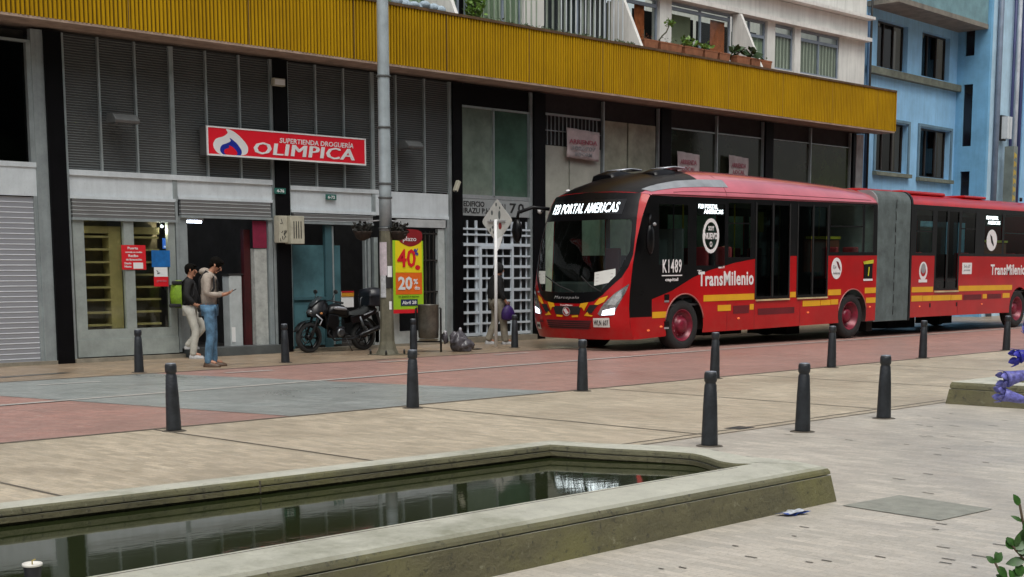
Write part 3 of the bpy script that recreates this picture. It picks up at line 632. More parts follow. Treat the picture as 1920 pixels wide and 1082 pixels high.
trough(30.58, 31.0, 'terracotta planter with sparse dark leaves, right of three by the last white fin', leaf_d, .08, 16, .03)
bush = thing('balcony_plant', (20.7, 21.3, 6.5), 'leafy green climbing plant behind the balcony rail on the roof edge', 'plant')
mb = MB(); leaves(mb, (20.75, 21.4, 6.95), (.28, .15, .4), 420, .1); mb.build('leaves', leaf_l, bush, recalc=False)
mb = MB(); mb.tube([(20.7, 21.3, 6.5), (20.72, 21.35, 6.9), (20.8, 21.4, 7.3)], .015, 6); mb.build('stem', stem_m, bush)
fr_ = thing('roof_edge_plants', (23.5, 21.2, 6.58), 'low straggly ground plants growing along the top of the yellow fascia', 'plants'); fr_['kind'] = 'stuff'
mb = MB()
for k in range(70): leaves(mb, (random.uniform(20.6, 25.6), 21.17, 6.62), (.12, .06, .05), 9, .06)
mb.build('leaves', leaf_g, fr_, recalc=False)
cl = thing('bundled_cloth', (18.9, 21.3, 6.58), 'pale blue bundled cloth lying on the roof edge above the fascia', 'cloth')
mb = MB()
for k in range(9): mb.ball((18.55+k*.14, 21.3+random.uniform(-.05, .05), 6.66+random.uniform(-.02, .06)), (.13, .1, random.uniform(.07, .12)))
mb.build('folds', mat('pale_cloth', (.42, .52, .60), .9, var=.3, scale=6, bump=.8, bscale=12), cl)

# ================= BLUE BUILDING =================
Mb = Matrix.Translation((37.2, 22.2, 0)) @ Matrix.Rotation(R(3), 4, 'Z')
Bb = thing('blue_building', (37.2, 22.2, 0), 'sky blue plastered building with dark windows and long concrete sills', 'building', rz=R(3))
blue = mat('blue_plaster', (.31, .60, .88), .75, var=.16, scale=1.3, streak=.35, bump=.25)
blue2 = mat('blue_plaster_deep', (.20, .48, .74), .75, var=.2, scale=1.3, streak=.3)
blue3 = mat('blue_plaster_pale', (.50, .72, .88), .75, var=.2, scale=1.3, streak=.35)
sillm = mat('grey_sill', (.20, .22, .17), .8, var=.35, scale=4); trim_b = mat('blue_trim', (.15, .26, .34), .7, var=.25)
def bb(name, m, bl, parent=None):
    mb = MB(Mb)
    for b in bl: mb.box(*b)
    return mb.build(name, m, parent or Bb)
wins = [(.9, 2.88, 7.5, 8.86), (3.85, 5.85, 7.52, 8.87), (.97, 3.05, 4.48, 5.95), (3.87, 6.08, 4.44, 5.96), (.97, 3.05, 1.3, 2.9), (3.87, 6.08, 1.3, 2.9), (.9, 2.88, 10.4, 11.8), (3.85, 5.85, 10.4, 11.8)]
mb = MB(Mb)
conform(mb, [(-.6, 0), (6.43, 0), (6.43, 14), (-.6, 14)], lambda u, v: (u, 0, v), 0, [[(a, c), (b, c), (b, d), (a, d)] for a, b, c, d in wins])
mb.build('front_wall', blue, Bb, solid=.0)
for a, b, c, d in wins:
    f = bb('window', mat('dark_brown_frame', (.03, .022, .018), .5), [(a, b, .16, .2, c, c+.05), (a, b, .16, .2, d-.05, d), (a, a+.05, .16, .2, c+.05, d-.05), (b-.05, b, .16, .2, c+.05, d-.05)] + [(a+(b-a)*k-.02, a+(b-a)*k+.02, .16, .2, c+.05, d-.05) for k in (.36, .68)])
    bb('reveal', blue, [(a-.02, a, 0.002, .25, c, d), (b, b+.02, .002, .25, c, d), (a, b, .002, .25, d, d+.02), (a, b, .002, .25, c-.02, c)], f)
    bb('window_pane', glass('blue_bldg_glass', (.3, .28, .25), .6, .05) if 'blue_bldg_glass' not in MATS else MATS['blue_bldg_glass'], [(a, b, .2, .21, c, d)], f)
    bb('curtain', stripes_mat('dim_brown_curtain', (.28, .25, .20), (.07, .06, .05), .35, axis=0, rough=.9, depth=.04) if 'dim_brown_curtain' not in MATS else MATS['dim_brown_curtain'], [(a+(b-a)*.38, a+(b-a)*.8, .3, .32, c, d)], f)
    bb('window_dark', dark_void, [(a-.1, b+.1, .6, .62, c, d)], f)
    if c < 6 and c > 3:
        bb('window_trim', trim_b, [(a-.12, a-.021, -.05, -.002, c-.05, d+.1), (b+.021, b+.12, -.05, -.002, c-.05, d+.1), (a-.021, b+.021, -.05, -.002, d+.021, d+.1)], f)
        bb('sill', sillm, [(a-.14, b+.14, -.14, -.002, c-.14, c-.03)], f)
bb('long_sill', sillm, [(.25, 6.42, -.18, -.002, 7.24, 7.44)]); bb('long_sill', sillm, [(.25, 6.42, -.18, -.002, 10.1, 10.3)])
bb('balcony_slab', mat('slab_concrete', (.26, .24, .20), .8, var=.3), [(.2, 6.42, -1.0, -.002, 9.12, 9.26)])
bb('balcony_front', mat('blue_green_plaster', (.20, .36, .40), .75, var=.25), [(.25, 6.41, -.98, -.9, 9.26, 10.1)])
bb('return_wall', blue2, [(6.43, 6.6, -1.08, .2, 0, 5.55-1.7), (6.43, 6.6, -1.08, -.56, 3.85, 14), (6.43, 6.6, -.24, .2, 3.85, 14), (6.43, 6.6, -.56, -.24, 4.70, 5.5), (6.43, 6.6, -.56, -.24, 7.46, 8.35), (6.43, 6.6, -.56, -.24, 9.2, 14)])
bb('slit_window', mat('slit_dark', (.01, .01, .015), .2), [(6.52, 6.54, -.56, -.24, 3.85, 4.7), (6.52, 6.54, -.56, -.24, 5.5, 7.46), (6.52, 6.54, -.56, -.24, 8.35, 9.2)])
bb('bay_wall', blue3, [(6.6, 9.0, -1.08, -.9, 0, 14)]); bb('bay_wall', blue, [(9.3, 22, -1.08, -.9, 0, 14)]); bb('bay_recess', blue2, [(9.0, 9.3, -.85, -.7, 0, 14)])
bb('bay_window', mat('slit_navy', (.008, .012, .05), .2), [(10.1, 12, -1.1, -1.085, 4.4, 6.1), (10.1, 12, -1.1, -1.085, 7.4, 9.3)]); bb('bay_sill', sillm, [(10.0, 12.1, -1.25, -1.085, 4.22, 4.38), (10.0, 12.1, -1.25, -1.085, 7.2, 7.36)])
for nm, x, r, m_ in (('drain_pipe', 6.95, .09, mat('pipe_grey', (.17, .22, .30), .5)), ('drain_pipe', 8.1, .05, mat('pipe_navy', (.04, .05, .16), .5)), ('drain_pipe', 8.45, .07, mat('pipe_white', (.50, .54, .60), .5)), ('drain_pipe', 8.8, .06, MATS['pipe_navy'] if 'pipe_navy' in MATS else blue2)):
    MB(Mb).tube([(x, -1.18, 0), (x, -1.18, 14)], r, 10).build(nm, m_, Bb)
MB(Mb).tube([(.18, -.12, 3), (.18, -.12, 8.9)], .06, 8).build('drain_pipe', mat('pipe_blue', (.10, .2, .35), .5), Bb)
MB(Mb).tube([(-.05, -.3, 0), (-.05, -.3, 14)], .03, 8).build('cable', black_letter, Bb); MB(Mb).tube([(.06, -.22, 0), (.06, -.22, 9)], .02, 8).build('cable', black_letter, Bb)
vs = thing('vertical_sign', tuple(Mb @ Vector((7.4, -1.35, 3.4))), 'tall narrow yellow lettered sign fixed upright on the blue building', 'sign', rz=R(3))
bb('sign_box', mat('sign_dark', (.20, .24, .22), .5), [(7.38, 7.72, -1.6, -1.3, 2.9, 5.5)], vs)
ys = mat('sign_yellow', (.62, .44, .06), .5)
for k in range(9): 
    mb = MB(Mb); mb.prism([(7.44, 5.3-k*.27), (7.64, 5.24-k*.27), (7.64, 5.12-k*.27), (7.5, 5.16-k*.27), (7.5, 5.1-k*.27), (7.44, 5.1-k*.27)], lambda u, v, w_: (u, w_, v), -1.608, -1.602); mb.build('sign_mark', ys, vs)
hs_ = thing('wall_box', tuple(Mb @ Vector((7.4, -1.3, 5.7))), 'white meter box on the blue wall above the yellow vertical sign', 'box', rz=R(3))
bb('box_body', white_metal, [(7.30, 7.46, -1.4, -1.1, 5.75, 6.45), (7.5, 7.66, -1.4, -1.1, 5.75, 6.45)], hs_); bb('box_back', black_letter, [(7.28, 7.68, -1.2, -1.09, 5.7, 6.5)], hs_)
# ================= ARTICULATED BUS =================
def frame(o, yw, pt):
    c, s = math.cos(yw), math.sin(yw)
    ex = Vector((c*math.cos(pt), s*math.cos(pt), math.sin(pt))); ey = Vector((-s, c, 0)); ez = ex.cross(ey)
    return Matrix(((ex.x, ey.x, ez.x, o[0]), (ex.y, ey.y, ez.y, o[1]), (ex.z, ey.z, ez.z, o[2]), (0, 0, 0, 1)))
B1 = frame((29.2, 16.72, .10), R(-2.3), R(.5)); B2 = frame((29.2, 16.72, 0), 0, 0)
bus = thing('articulated_bus', (25, 16.9, 0), 'long red articulated city bus with a lit destination display and grey bellows', 'bus')
def paint(name, col, coat=1.0, rough=.35):
    m, t, p = nodes(name); v = wpos(t)
    c = mix_rgb(t, tuple(x*.75 for x in col), col, ramp(t, noise(t, 1.5, 5, .6, v), .3, .7))
    s = t.nodes.new('ShaderNodeSeparateXYZ'); t.links.new(v, s.inputs[0])
    g = ramp(t, s.outputs[2], .3, 1.1, (1, 1, 1), (0, 0, 0))
    dirt = mix_rgb(t, (0, 0, 0), g, ramp(t, noise(t, 6, 6, .7, v), .45, .8))
    c = mix_rgb(t, c, (.14, .07, .05), mix_rgb(t, (0, 0, 0), dirt, .34))
    t.links.new(c, p.inputs['Base Color']); p.inputs['Roughness'].default_value = rough
    p.inputs['Coat Weight'].default_value = coat; p.inputs['Coat Roughness'].default_value = .06; p.inputs['Specular IOR Level'].default_value = .25; return m
red = paint('bus_red', (.46, .0012, .004), .35); roofred_sheen = paint('roof_red_sky_sheen', (.60, .13, .17), 1.0, .3); redd = mat('bus_dark_red', (.16, .006, .012), .5); blk = mat('bus_black', (.004, .004, .005), .3, 0, var=.3, spec=.22)  # front roof paint is pinker: sky reflection put into its colour
yel = mat('bus_yellow', (.78, .40, .01), .4, var=.1); cream = mat('step_cream', (.62, .50, .28), .5)
rub = mat('tyre_rubber', (.018, .018, .018), .85, var=.3, scale=20, bump=.4); under = mat('underbody', (.012, .012, .012), .9)
busg = glass('bus_glass', (.70, .84, .78), .8, .02); wsg = glass('windscreen_glass', (.66, .80, .72), .6, .02); doorg = glass('door_glass', (.10, .12, .11), .6, .03)
white_v = mat('white_vinyl', (.78, .76, .76), .45, var=.05); grey_v = mat('grey_vinyl', (.35, .35, .36), .5)
led = mat('led_white', (.9, .95, 1), .5, emit=((.85, .97, 1), 2.2)); drl = mat('lamp_white', (.9, .9, 1), .4, emit=((.82, .85, 1), 2.5))
farg = glass('far_glass_skylit', (.75, .95, .88), .6, .05, (.55, .90, .78), .75)  # bright teal body stands in for sky light on the far windows
zs = [.15, .45, .8, 1.1, 1.6, 2.1, 2.5, 2.8, 3.0]; xs = [-8.84, -8.98, -9.01, -8.99, -8.91, -8.79, -8.65, -8.50, -8.36]
def lerp(x, A, B):
    if x <= A[0]: return B[0]
    for i in range(1, len(A)):
        if x <= A[i]: return B[i-1]+(B[i]-B[i-1])*(x-A[i-1])/(A[i]-A[i-1])
    return B[-1]
def surf(y, z): return lerp(z, zs, xs)+.36*abs((y-1.28)/1.28)**3.2
def onfront(o=0): return lambda y, z: (surf(y, z)-o, y, z)
def bs(o=0, fr=None): return lambda x, z: (x, -o, z)
def side(name, poly, m, fr, o=0, parent=None, step=0, holes=(), solid=.03):
    mb = MB(fr); conform(mb, poly, bs(o), step, holes); return mb.build(name, m, parent or bus, solid=0)
def rect(a, b, c, d): return [(a, c), (b, c), (b, d), (a, d)]
def bxs(name, m, bl, fr, parent=None, bevel=0):
    mb = MB(fr)
    for b in bl: mb.box(*b)
    return mb.build(name, m, parent or bus, bevel=bevel)
def arch(cx, cz, r, z0, n=14):
    a0 = math.asin((z0-cz)/r); return [(cx-r*math.cos(a0+(math.pi-2*a0)*k/n), cz+r*math.sin(a0+(math.pi-2*a0)*k/n)) for k in range(n+1)]
def sup(u, e=2.6): return max(0, 1-abs(u)**e)**(1/1.7)
def roof_z(u, h): return 2.905+h*sup(u)
# --- front section: shell
ws_hole = [(.16, 2.46), (.11, 2.36), (.07, 1.87), (.20, 1.46), (.48, 1.12), (1.0, 1.09), (1.56, 1.09), (2.08, 1.12), (2.36, 1.46), (2.49, 1.87), (2.45, 2.36), (2.40, 2.46)]
fr_out = [(0, .2), (2.56, .2)] + [(1.28+1.28*math.cos(math.pi*k/16), roof_z(math.cos(math.pi*k/16), .095)) for k in range(17)]
mb = MB(B1); conform(mb, fr_out, onfront(0), .08, [ws_hole]); mb.build('front_panel', red, bus)
mask = [(.14, 2.95), (.07, 2.5), (.03, 2.17), (.015, 1.80), (.05, 1.58), (.14, 1.38), (.44, 1.05), (.62, .93), (.91, .885), (1.65, .885), (1.94, .93), (2.12, 1.05), (2.42, 1.38), (2.51, 1.58), (2.545, 1.80), (2.53, 2.17), (2.49, 2.5), (2.42, 2.95), (1.9, 2.985), (1.28, 3.0), (.66, 2.985)]
mb = MB(B1); conform(mb, mask, onfront(.006), .08, [ws_hole]); mb.build('windscreen_surround', blk, bus)
mb = MB(B1); conform(mb, ws_hole, onfront(-.01), .08); mb.build('windscreen', wsg, bus)
def fpoly(name, poly, m, o=.01, mirror=False, parent=None, step=.1):
    P = [(2.56-y, z) for y, z in poly] if mirror else poly
    mb = MB(B1); conform(mb, P, onfront(o), step); return mb.build(name, m, parent or bus)
lamp_glass = mat('headlamp_glass', (.42, .42, .42), .12, .5, var=.5, scale=14); chrome = mat('lamp_reflector', (.65, .65, .66), .15, .9, var=.2, scale=20)
for mir in (False, True):
    h = fpoly('headlight', [(.01, 1.26), (.05, 1.10), (.19, .78), (.24, .67), (.47, .65), (.53, .69), (.41, .88), (.22, 1.08)], lamp_glass, .012, mir)
    fpoly('running_lamp', [(.42, .755), (.20, .81), (.22, .68), (.45, .665)], drl, .018, mir, h)
    fpoly('reflector', [(.06, 1.18), (.11, 1.0), (.21, .86), (.34, .86), (.28, .97), (.14, 1.13)], chrome, .016, mir, h)
    fpoly('yellow_flash', [(.60, .87), (.50, .985), (.33, 1.035), (.40, .92), (.53, .86)], yel, .012, mir)
    fpoly('yellow_flash', [(.95, .815), (.92, .885), (.73, .91), (.80, .79), (.83, .74), (.88, .81)], yel, .012, mir)
    fpoly('yellow_flash', [(.84, .655), (.75, .73), (.72, .68), (.63, .66), (.66, .64)], yel, .012, mir)
    fpoly('yellow_flash', [(1.16, .65), (.99, .665), (.99, .625), (1.15, .62)], yel, .012, mir)
    fpoly('side_intake', [(.52, .86), (.70, .86), (.80, .72), (.66, .70)], mat('grille_black', (.01, .01, .01), .8), .009, mir)
    P_ = fpoly('fog_recess', [(.40, .55), (.55, .55), (.55, .50), (.40, .50)], MATS['bus_dark_red'], .008, mir)
fpoly('grille', [(.66, .565), (1.9, .565), (1.80, .385), (.78, .385)], redd, .008)
for k in range(4): fpoly('grille_slat', [(.70, .545-k*.04), (1.86, .545-k*.04), (1.85, .53-k*.04), (.71, .53-k*.04)], mat('grille_black', (.01, .01, .01), .8), .014, step=.12)
fpoly('middle_grille', [(.90, .83), (1.66, .83), (1.60, .67), (.96, .67)], mat('grille_black', (.01, .01, .01), .8), .009)
ex1, ey1, ez1 = (B1.to_3x3() @ Vector(v) for v in ((1, 0, 0), (0, 1, 0), (0, 0, 1)))
B1i = B1.inverted()
def ftext(s, y0, z0, wd, h, m, name='lettering', o=.02, **k):      # y0 = left end as seen from the front (larger y)
    return text(s, B1 @ Vector((surf(y0-wd/2, z0)-o, y0, z0)), -ey1, ez1, wd, h, m, bus, name=name, post=lambda q, c: (lambda l: B1 @ Vector((surf(l.y, l.z)-o-c, l.y, l.z)))(B1i @ q), **k)
pl_ = fpoly('number_plate', [(.30, .62), (.62, .61), (.62, .44), (.30, .44)], mat('plate_white', (.75, .73, .68), .5), .03); ftext('WLN 607', .60, .475, .28, .10, black_letter, 'plate_letters', .034, bold=.0, spacing=1.1)
fpoly('fleet_plate', [(2.12, .50), (2.29, .50), (2.29, .36), (2.12, .36)], MATS['plate_white'], .03); ftext('K1489', 2.275, .40, .14, .06, black_letter, 'plate_letters', .034)
ftext('Marcopolo', 1.62, .955, .66, .07, mat('silver_letter', (.5, .5, .5), .4, .3), 'maker_letters', .02, spacing=1.25, shear=.3)
ftext('TransMilenio', 1.44, .835, .33, .03, white_v, 'small_lettering', .03)
def disc(mb, c, r, fn, n=20, hole=None):
    P = [(c[0]+r[0]*math.cos(2*math.pi*k/n), c[1]+r[1]*math.sin(2*math.pi*k/n)) for k in range(n)]
    if hole is None: conform(mb, P, fn, 0)
    else:
        H = [(c[0]+hole[0]*math.cos(2*math.pi*k/n), c[1]+hole[1]*math.sin(2*math.pi*k/n)) for k in range(n)]
        A = [mb.v(fn(*p)) for p in P]; B = [mb.v(fn(*p)) for p in H]
        for k in range(n): mb.bm.faces.new([A[k], A[(k+1) % n], B[(k+1) % n], B[k]])
    return mb
disc(MB(B1), (1.285, .73), (.10, .085), onfront(.02)).build('round_emblem', mat('emblem_red', (.5, .02, .03), .3, .2), bus)
disc(MB(B1), (1.285, .73), (.105, .09), onfront(.022), hole=(.088, .073)).build('emblem_ring', MATS['silver_letter'], bus)
mb = MB(B1); mb.prism([(1.22, .70), (1.30, .79), (1.36, .76), (1.29, .67)], lambda u, v, w_: (surf(u, v)-w_, u, v), .022, .026); mb.build('emblem_mark', white_v, bus)
# destination display
fpoly('destination_display', [(.33, 2.845), (2.24, 2.845), (2.24, 2.56), (.33, 2.56)], mat('display_black', (.004, .004, .005), .25), .012)
ftext('F23 PORTAL AMERICAS', 2.16, 2.60, 1.74, .19, led, 'destination_letters', .018, bold=.012, spacing=1.12)
for nm, P in (('paper_notice', [(2.02, 1.50), (2.34, 1.50), (2.30, 1.25), (1.98, 1.25)]), ('paper_notice', [(.26, 1.54), (.66, 1.47), (.64, 1.22), (.24, 1.30)])):
    o = fpoly(nm, P, mat('paper_white', (.70, .72, .68), .7, var=.1), -.005)
    a, b_ = (min(p[0] for p in P), max(p[0] for p in P)); 
    mb = MB(B1)
    for k in range(3): mb.prism([(a+.05, 1.45-k*.06), (b_-.05, 1.43-k*.06), (b_-.05, 1.422-k*.06), (a+.05, 1.442-k*.06)], lambda u, v, w_: (surf(u, v)-w_, u, v), -.004, 0)
    mb.build('print_lines', grey_v, o)
for y0, y1 in ((1.1, 1.95), (.45, .95)):
    MB(B1).tube([(surf(y0, 1.12)-.03, y0, 1.10), (surf((y0+y1)/2, 1.25)-.03, (y0+y1)/2, 1.22), (surf(y1, 1.45)-.025, y1, 1.40)], .012, 6).build('wiper', rub, bus)
MB(B1).ball((-8.86, 2.2, 1.09), (.02, .05, .02)).build('washer_nozzle', chrome, bus); MB(B1).ball((-8.84, .62, 1.04), (.02, .07, .02)).build('washer_nozzle', chrome, bus)
# roof of the front section
rst = [(-8.36, .095, 1), (-8.21, .19, 1), (-8.02, .27, .95), (-7.7, .37, .8), (-7.15, .49, .5), (-6.4, .57, .2), (-5.6, .60, 0), (-4.6, .585, 0), (-3.4, .55, 0), (-2.2, .50, 0), (-1.2, .45, 0), (-.45, .40, 0), (-.28, .37, 0)]
NU = 28
def rring(xc, h, bl, o=0, u0=-1, u1=1):
    out = []
    for k in range(NU+1):
        a = math.pi*(1-k/NU); u = math.cos(a)
        if u0 != -1 or u1 != 1: u = u0+(u1-u0)*k/NU
        out.append((xc+.36*bl*abs(u)**3.2, 1.28+u*(1.28), roof_z(u, h)+o))
    return out
mb = MB(B1); mb.loft([rring(*q) for q in rst], caps=False); mb.build('roof', roofred_sheen, bus)
mb = MB(B1); mb.loft([rring(q[0]-.004, q[1], q[2], .006, -.86, .86) for q in rst[:6]], caps=False); mb.build('roof_cap', blk, bus)
mb = MB(B1); mb.loft([rring(q[0], q[1], q[2], .009, -.93, -.80) for q in rst[1:7]], caps=False); mb.build('roof_sky_reflection', mat('strip_silver', (.40, .42, .44), .35, .3), bus)  # pale band: sky reflection on the roof shoulder, laid on as colour
mb = MB(B1); mb.tube([(x_, -.002, z_) for x_, z_ in ((-8.0, 2.92), (-7.4, 2.935), (-4, 2.93), (-.3, 2.925))], .012, 6); mb.build('gutter', redd, bus)
def rp(xc, u):                                                     # a point on the roof
    for a, b in zip(rst, rst[1:]):
        if a[0] <= xc <= b[0]:
            f = (xc-a[0])/(b[0]-a[0]); return (xc+.36*(a[2]+(b[2]-a[2])*f)*abs(u)**3.2, 1.28+1.28*u, roof_z(u, a[1]+(b[1]-a[1])*f))
    return (xc, 1.28+1.28*u, 3.3)
mb = MB(B1); mb.tube([rp(x_, -.975) for x_ in (-7.6, -7.2, -6.6, -6, -5.2, -4.4, -3.4, -2.4, -1.4, -.5)], .007, 5); mb.build('roof_seam', redd, bus)
mb = MB(B1); mb.tube([rp(-5.75, u) for u in (-.999, -.97, -.93, -.85, -.7, -.5)], .007, 5); mb.build('roof_seam', redd, bus)
for yc, xc, w_ in ((1.82, -7.0, .30), (.86, -6.75, .26)):
    mb = MB(B1); rr = []
    for k in range(9):
        f = k/8; hh = .13*math.sin(math.pi*min(1, f*1.25+.05))**.6 if f < .8 else .06; x_ = xc-.45+f*.95; zz = 3.345+f*.05
        rr.append([(x_, yc-w_, zz-.12), (x_, yc-w_*.8, zz+hh*.7), (x_, yc-w_*.3, zz+hh), (x_, yc+w_*.3, zz+hh), (x_, yc+w_*.8, zz+hh*.7), (x_, yc+w_, zz-.12)])
    mb.loft(rr); pod = mb.build('roof_pod', blk, bus)
    mb = MB(B1); mb.loft([[(x_, yc-w_*.7, z_), (x_, yc+w_*.7, z_)] for x_, z_ in ((xc-.1, 3.50), (xc+.2, 3.54), (xc+.5, 3.53), (xc+.52, 3.51))], caps=False); mb.build('pod_cover', mat('pod_grey', (.55, .58, .64), .3, .3), pod, solid=.02)
MB(B1).tube([(-7.85, .35, 3.08), (-7.8, .60, 3.15), (-7.78, .9, 3.2)], .022, 6).build('marker_strip', mat('strip_silver', (.4, .42, .44), .35), bus); MB(B1).ball((-7.98, 2.26, 3.08), (.04, .06, .03)).build('marker_lamp', white_v, bus)
# near side of the front section
def xf(z): return surf(0, z)
fe = [(xf(z)+.004, z) for z in (.2, .4, .62, .8, .95, 1.2, 1.5, 1.77, 2.1, 2.4, 2.7, 2.905)]
diag = [(-4.79, 1.70), (-5.42, 1.63), (-6.28, 1.48), (-6.77, 1.35), (-7.41, 1.10), (-8.0, .95)]
redp = [(xf(.2), .2), (-7.60, .23)] + arch(-7.03, .45, .58, .26) + [(-6.45, .26), (-.25, .29)][:1] + [(-4.79, .26)] + diag + [(-8.0, .62), (xf(.62), .62)]
redp += [(xf(.4), .4)]
side('side_panel', redp, red, B1, 0)
side('side_panel', [(-4.79, .26)] + arch(-1.2, .45, .56, .28) + [(-.27, .29), (-.25, 1.755), (-2.18, 1.755), (-2.18, .87), (-3.34, .87), (-3.34, 1.755), (-3.58, 1.755), (-3.58, .87), (-4.79, .87)], red, B1, 0)
W = [rect(-7.80, -6.95, 1.60, 2.75), rect(-6.68, -5.80, 1.58, 2.78), rect(-5.68, -4.96, 1.74, 2.82)]
W2 = [rect(-2.12, -.86, 1.83, 2.87), rect(-.77, -.42, 1.83, 2.87)]
D = [rect(-4.72, -4.24, .93, 2.80), rect(-4.14, -3.63, .93, 2.80), rect(-3.28, -2.80, .93, 2.80), rect(-2.72, -2.24, .93, 2.80)]
side('window_band', [fe[2], fe[3], fe[4]][:1] + [(-8.0, .62), (-8.0, .951)] + [(x_, z_+.001) for x_, z_ in diag[::-1][1:]] + [(-4.79, 2.905)] + [f_ for f_ in fe[::-1] if f_[1] > .62], blk, B1, 0, holes=W)
side('window_band', [(-4.79, .871), (-3.58, .871), (-3.58, 1.756), (-3.34, 1.756), (-3.34, .871), (-2.18, .871), (-2.18, 1.756), (-.25, 1.756), (-.27, 2.905), (-4.79, 2.905)], blk, B1, 0, holes=W2+D)
for r_ in W+W2: side('side_window', r_, busg, B1, -.012)
for r_ in D: side('door_leaf', r_, doorg, B1, -.02)
bxs('door_seal', rub, [(a-.012, a+.012, -.008, .0, .9, 2.84) for a in (-4.77, -4.19, -3.6, -3.32, -2.76, -2.2)], B1)
bxs('window_rail', blk, [(-2.12, -.86, -.004, .03, 2.38, 2.41), (-5.68, -4.96, -.004, .03, 2.40, 2.43), (-7.38, -7.36, -.004, .02, 1.6, 2.75)], B1)
def yb(name, m, L_, fr, o0=-.006):
    for (a, b, c, d) in L_: bxs(name, m, [(a, b, o0, -.001, c, d)], fr)
yb('yellow_stripe', yel, [(-7.99, -7.58, .59, .71), (-6.45, -4.81, .87, .995), (-3.56, -3.36, .885, 1.0), (-2.16, -1.67, .895, 1.02), (-.72, -.27, .91, 1.035), (-6.0, -5.58, .665, .785), (-4.95, -4.82, .665, .78), (-3.1, -2.45, .68, .80), (-2.43, -2.06, .685, .80), (-2.04, -1.77, .69, .805), (-.66, -.27, .69, .81)], B1)
yb('door_step', cream, [(-4.76, -3.6, .835, .868), (-3.32, -2.2, .84, .87)], B1, -.03)
yb('side_vent', redd, [(-5.5, -4.98, .60, .76), (-4.68, -3.40, .55, .68), (-8.3, -8.0, .50, .60)][:2], B1)
yb('panel_gap', MATS['bus_dark_red'], [(-4.80, -4.79, .27, .83), (-3.2, -3.19, .28, .83), (-5.7, -5.69, .27, .86)], B1, -.002)
for x_, z_ in ((-7.73, .42), (-5.32, .50), (-2.9, .545), (-.5, .6), (-8.1, .36)): MB(B1).ball((x_, -.004, z_), (.045, .012, .022)).build('marker_lamp', mat('orange_lamp', (.8, .2, .05), .4, emit=((.9, .15, .05), .4)), bus)
for z_ in (.985, .47):
    bxs('fuel_flap', blk, [(-7.64, -7.50, -.01, -.001, z_-.055, z_+.05)], B1); bxs('flap_mark', grey_v, [(-7.64, -7.51, -.012, -.001, z_-.10, z_-.065)], B1)
MB(B1).tube([(-7.03-.585*math.cos(a), -.004, .45+.585*math.sin(a)) for a in [R(10+8*k) for k in range(21)]], .014, 6).build('wheel_arch_lip', mat('arch_lip_highlight', (.45, .15, .13), .4), bus)  # pinkish lip: highlight on the red arch rim put into its colour
MB(B1).tube([(-1.2-.565*math.cos(a), -.004, .45+.565*math.sin(a)) for a in [R(10+8*k) for k in range(21)]], .014, 6).build('wheel_arch_lip', MATS['arch_lip_highlight'], bus)
def st(s, fr, x0, z0, wd, h, m, name='lettering', o=.006, **k):
    r3 = fr.to_3x3(); return text(s, fr @ Vector((x0, -o, z0)), r3 @ Vector((1, 0, 0)), r3 @ Vector((0, 0, 1)), wd, h, m, bus, name=name, **k)
st('TransMilenio', B1, -6.62, 1.17, 1.78, .29, white_v, 'operator_lettering', bold=.025, spacing=1.08)
st('T', B1, -6.66, 1.43, .13, .06, white_v, 'small_lettering', bold=.03); st('euro V', B1, -6.0, 1.515, .2, .05, white_v, 'small_lettering', bold=.02)
st('K1489', B1, -7.70, 1.445, .56, .26, white_v, 'fleet_number', o=.008, bold=.012, spacing=1.15); bxs('underline', white_v, [(-7.72, -7.12, -.010, -.002, 1.385, 1.405)], B1); st('capital', B1, -7.62, 1.27, .38, .08, white_v, 'small_lettering', bold=.02)
# window stickers and side display
def onb(o): return lambda x_, z_: (x_, -o, z_)
disc(MB(B1), (-6.24, 2.16), (.26, .345), onb(.004), hole=(.20, .27)).build('oval_sticker', white_v, bus); st('NUEVO', B1, -6.44, 2.09, .40, .13, white_v, 'sticker_lettering', bold=.03); st('SOY', B1, -6.33, 2.26, .18, .09, white_v, 'sticker_lettering', bold=.03); st('O', B1, -6.28, 1.94, .08, .11, white_v, 'sticker_lettering', bold=.03)
bxs('side_display', MATS['display_black'], [(-6.66, -5.82, .012, .05, 2.56, 2.80)], B1); st('F23 PORTAL', B1, -6.62, 2.69, .60, .085, led, 'side_display_letters', o=-.008, bold=.01); st('AMERICAS', B1, -6.45, 2.59, .60, .085, led, 'side_display_letters', o=-.008, bold=.01)
bxs('yellow_notice', mat('notice_yellow', (.55, .55, .15), .6), [(-4.68, -4.45, .05, .06, 2.25, 2.66)], B1)
disc(MB(B1), (-1.86, 1.48), (.20, .235), onb(.006)).build('oval_logo', white_v, bus)
mb = MB(B1); mb.prism([(-1.88, 1.64), (-1.80, 1.62), (-1.72, 1.50), (-1.71, 1.42), (-1.80, 1.50)], lambda u, v, w_: (u, -w_, v), .007, .009); mb.build('logo_leaf', redd, bus); st('Eje', B1, -2.0, 1.46, .13, .09, grey_v, 'logo_lettering', o=.008); st('Ambiental', B1, -2.0, 1.35, .27, .06, grey_v, 'logo_lettering', o=.008)
bxs('info_panel', blk, [(-.78, -.44, -.012, -.001, 1.24, 1.62)], B1); mb = MB(B1); mb.prism([(-.83, 1.62), (-.42, 1.66), (-.42, 1.58), (-.80, 1.56)], lambda u, v, w_: (u, -w_, v), .012, .02); mb.build('panel_header', mat('lime_yellow', (.65, .62, .03), .5), bus)
mb = MB(B1); mb.prism([(-.60, 1.50), (-.57, 1.50), (-.60, 1.30), (-.63, 1.30)], lambda u, v, w_: (u, -w_, v), .013, .02); mb.build('panel_mark', MATS['lime_yellow'], bus); bxs('panel_footer', white_v, [(-.79, -.43, -.012, -.001, 1.19, 1.235)], B1)
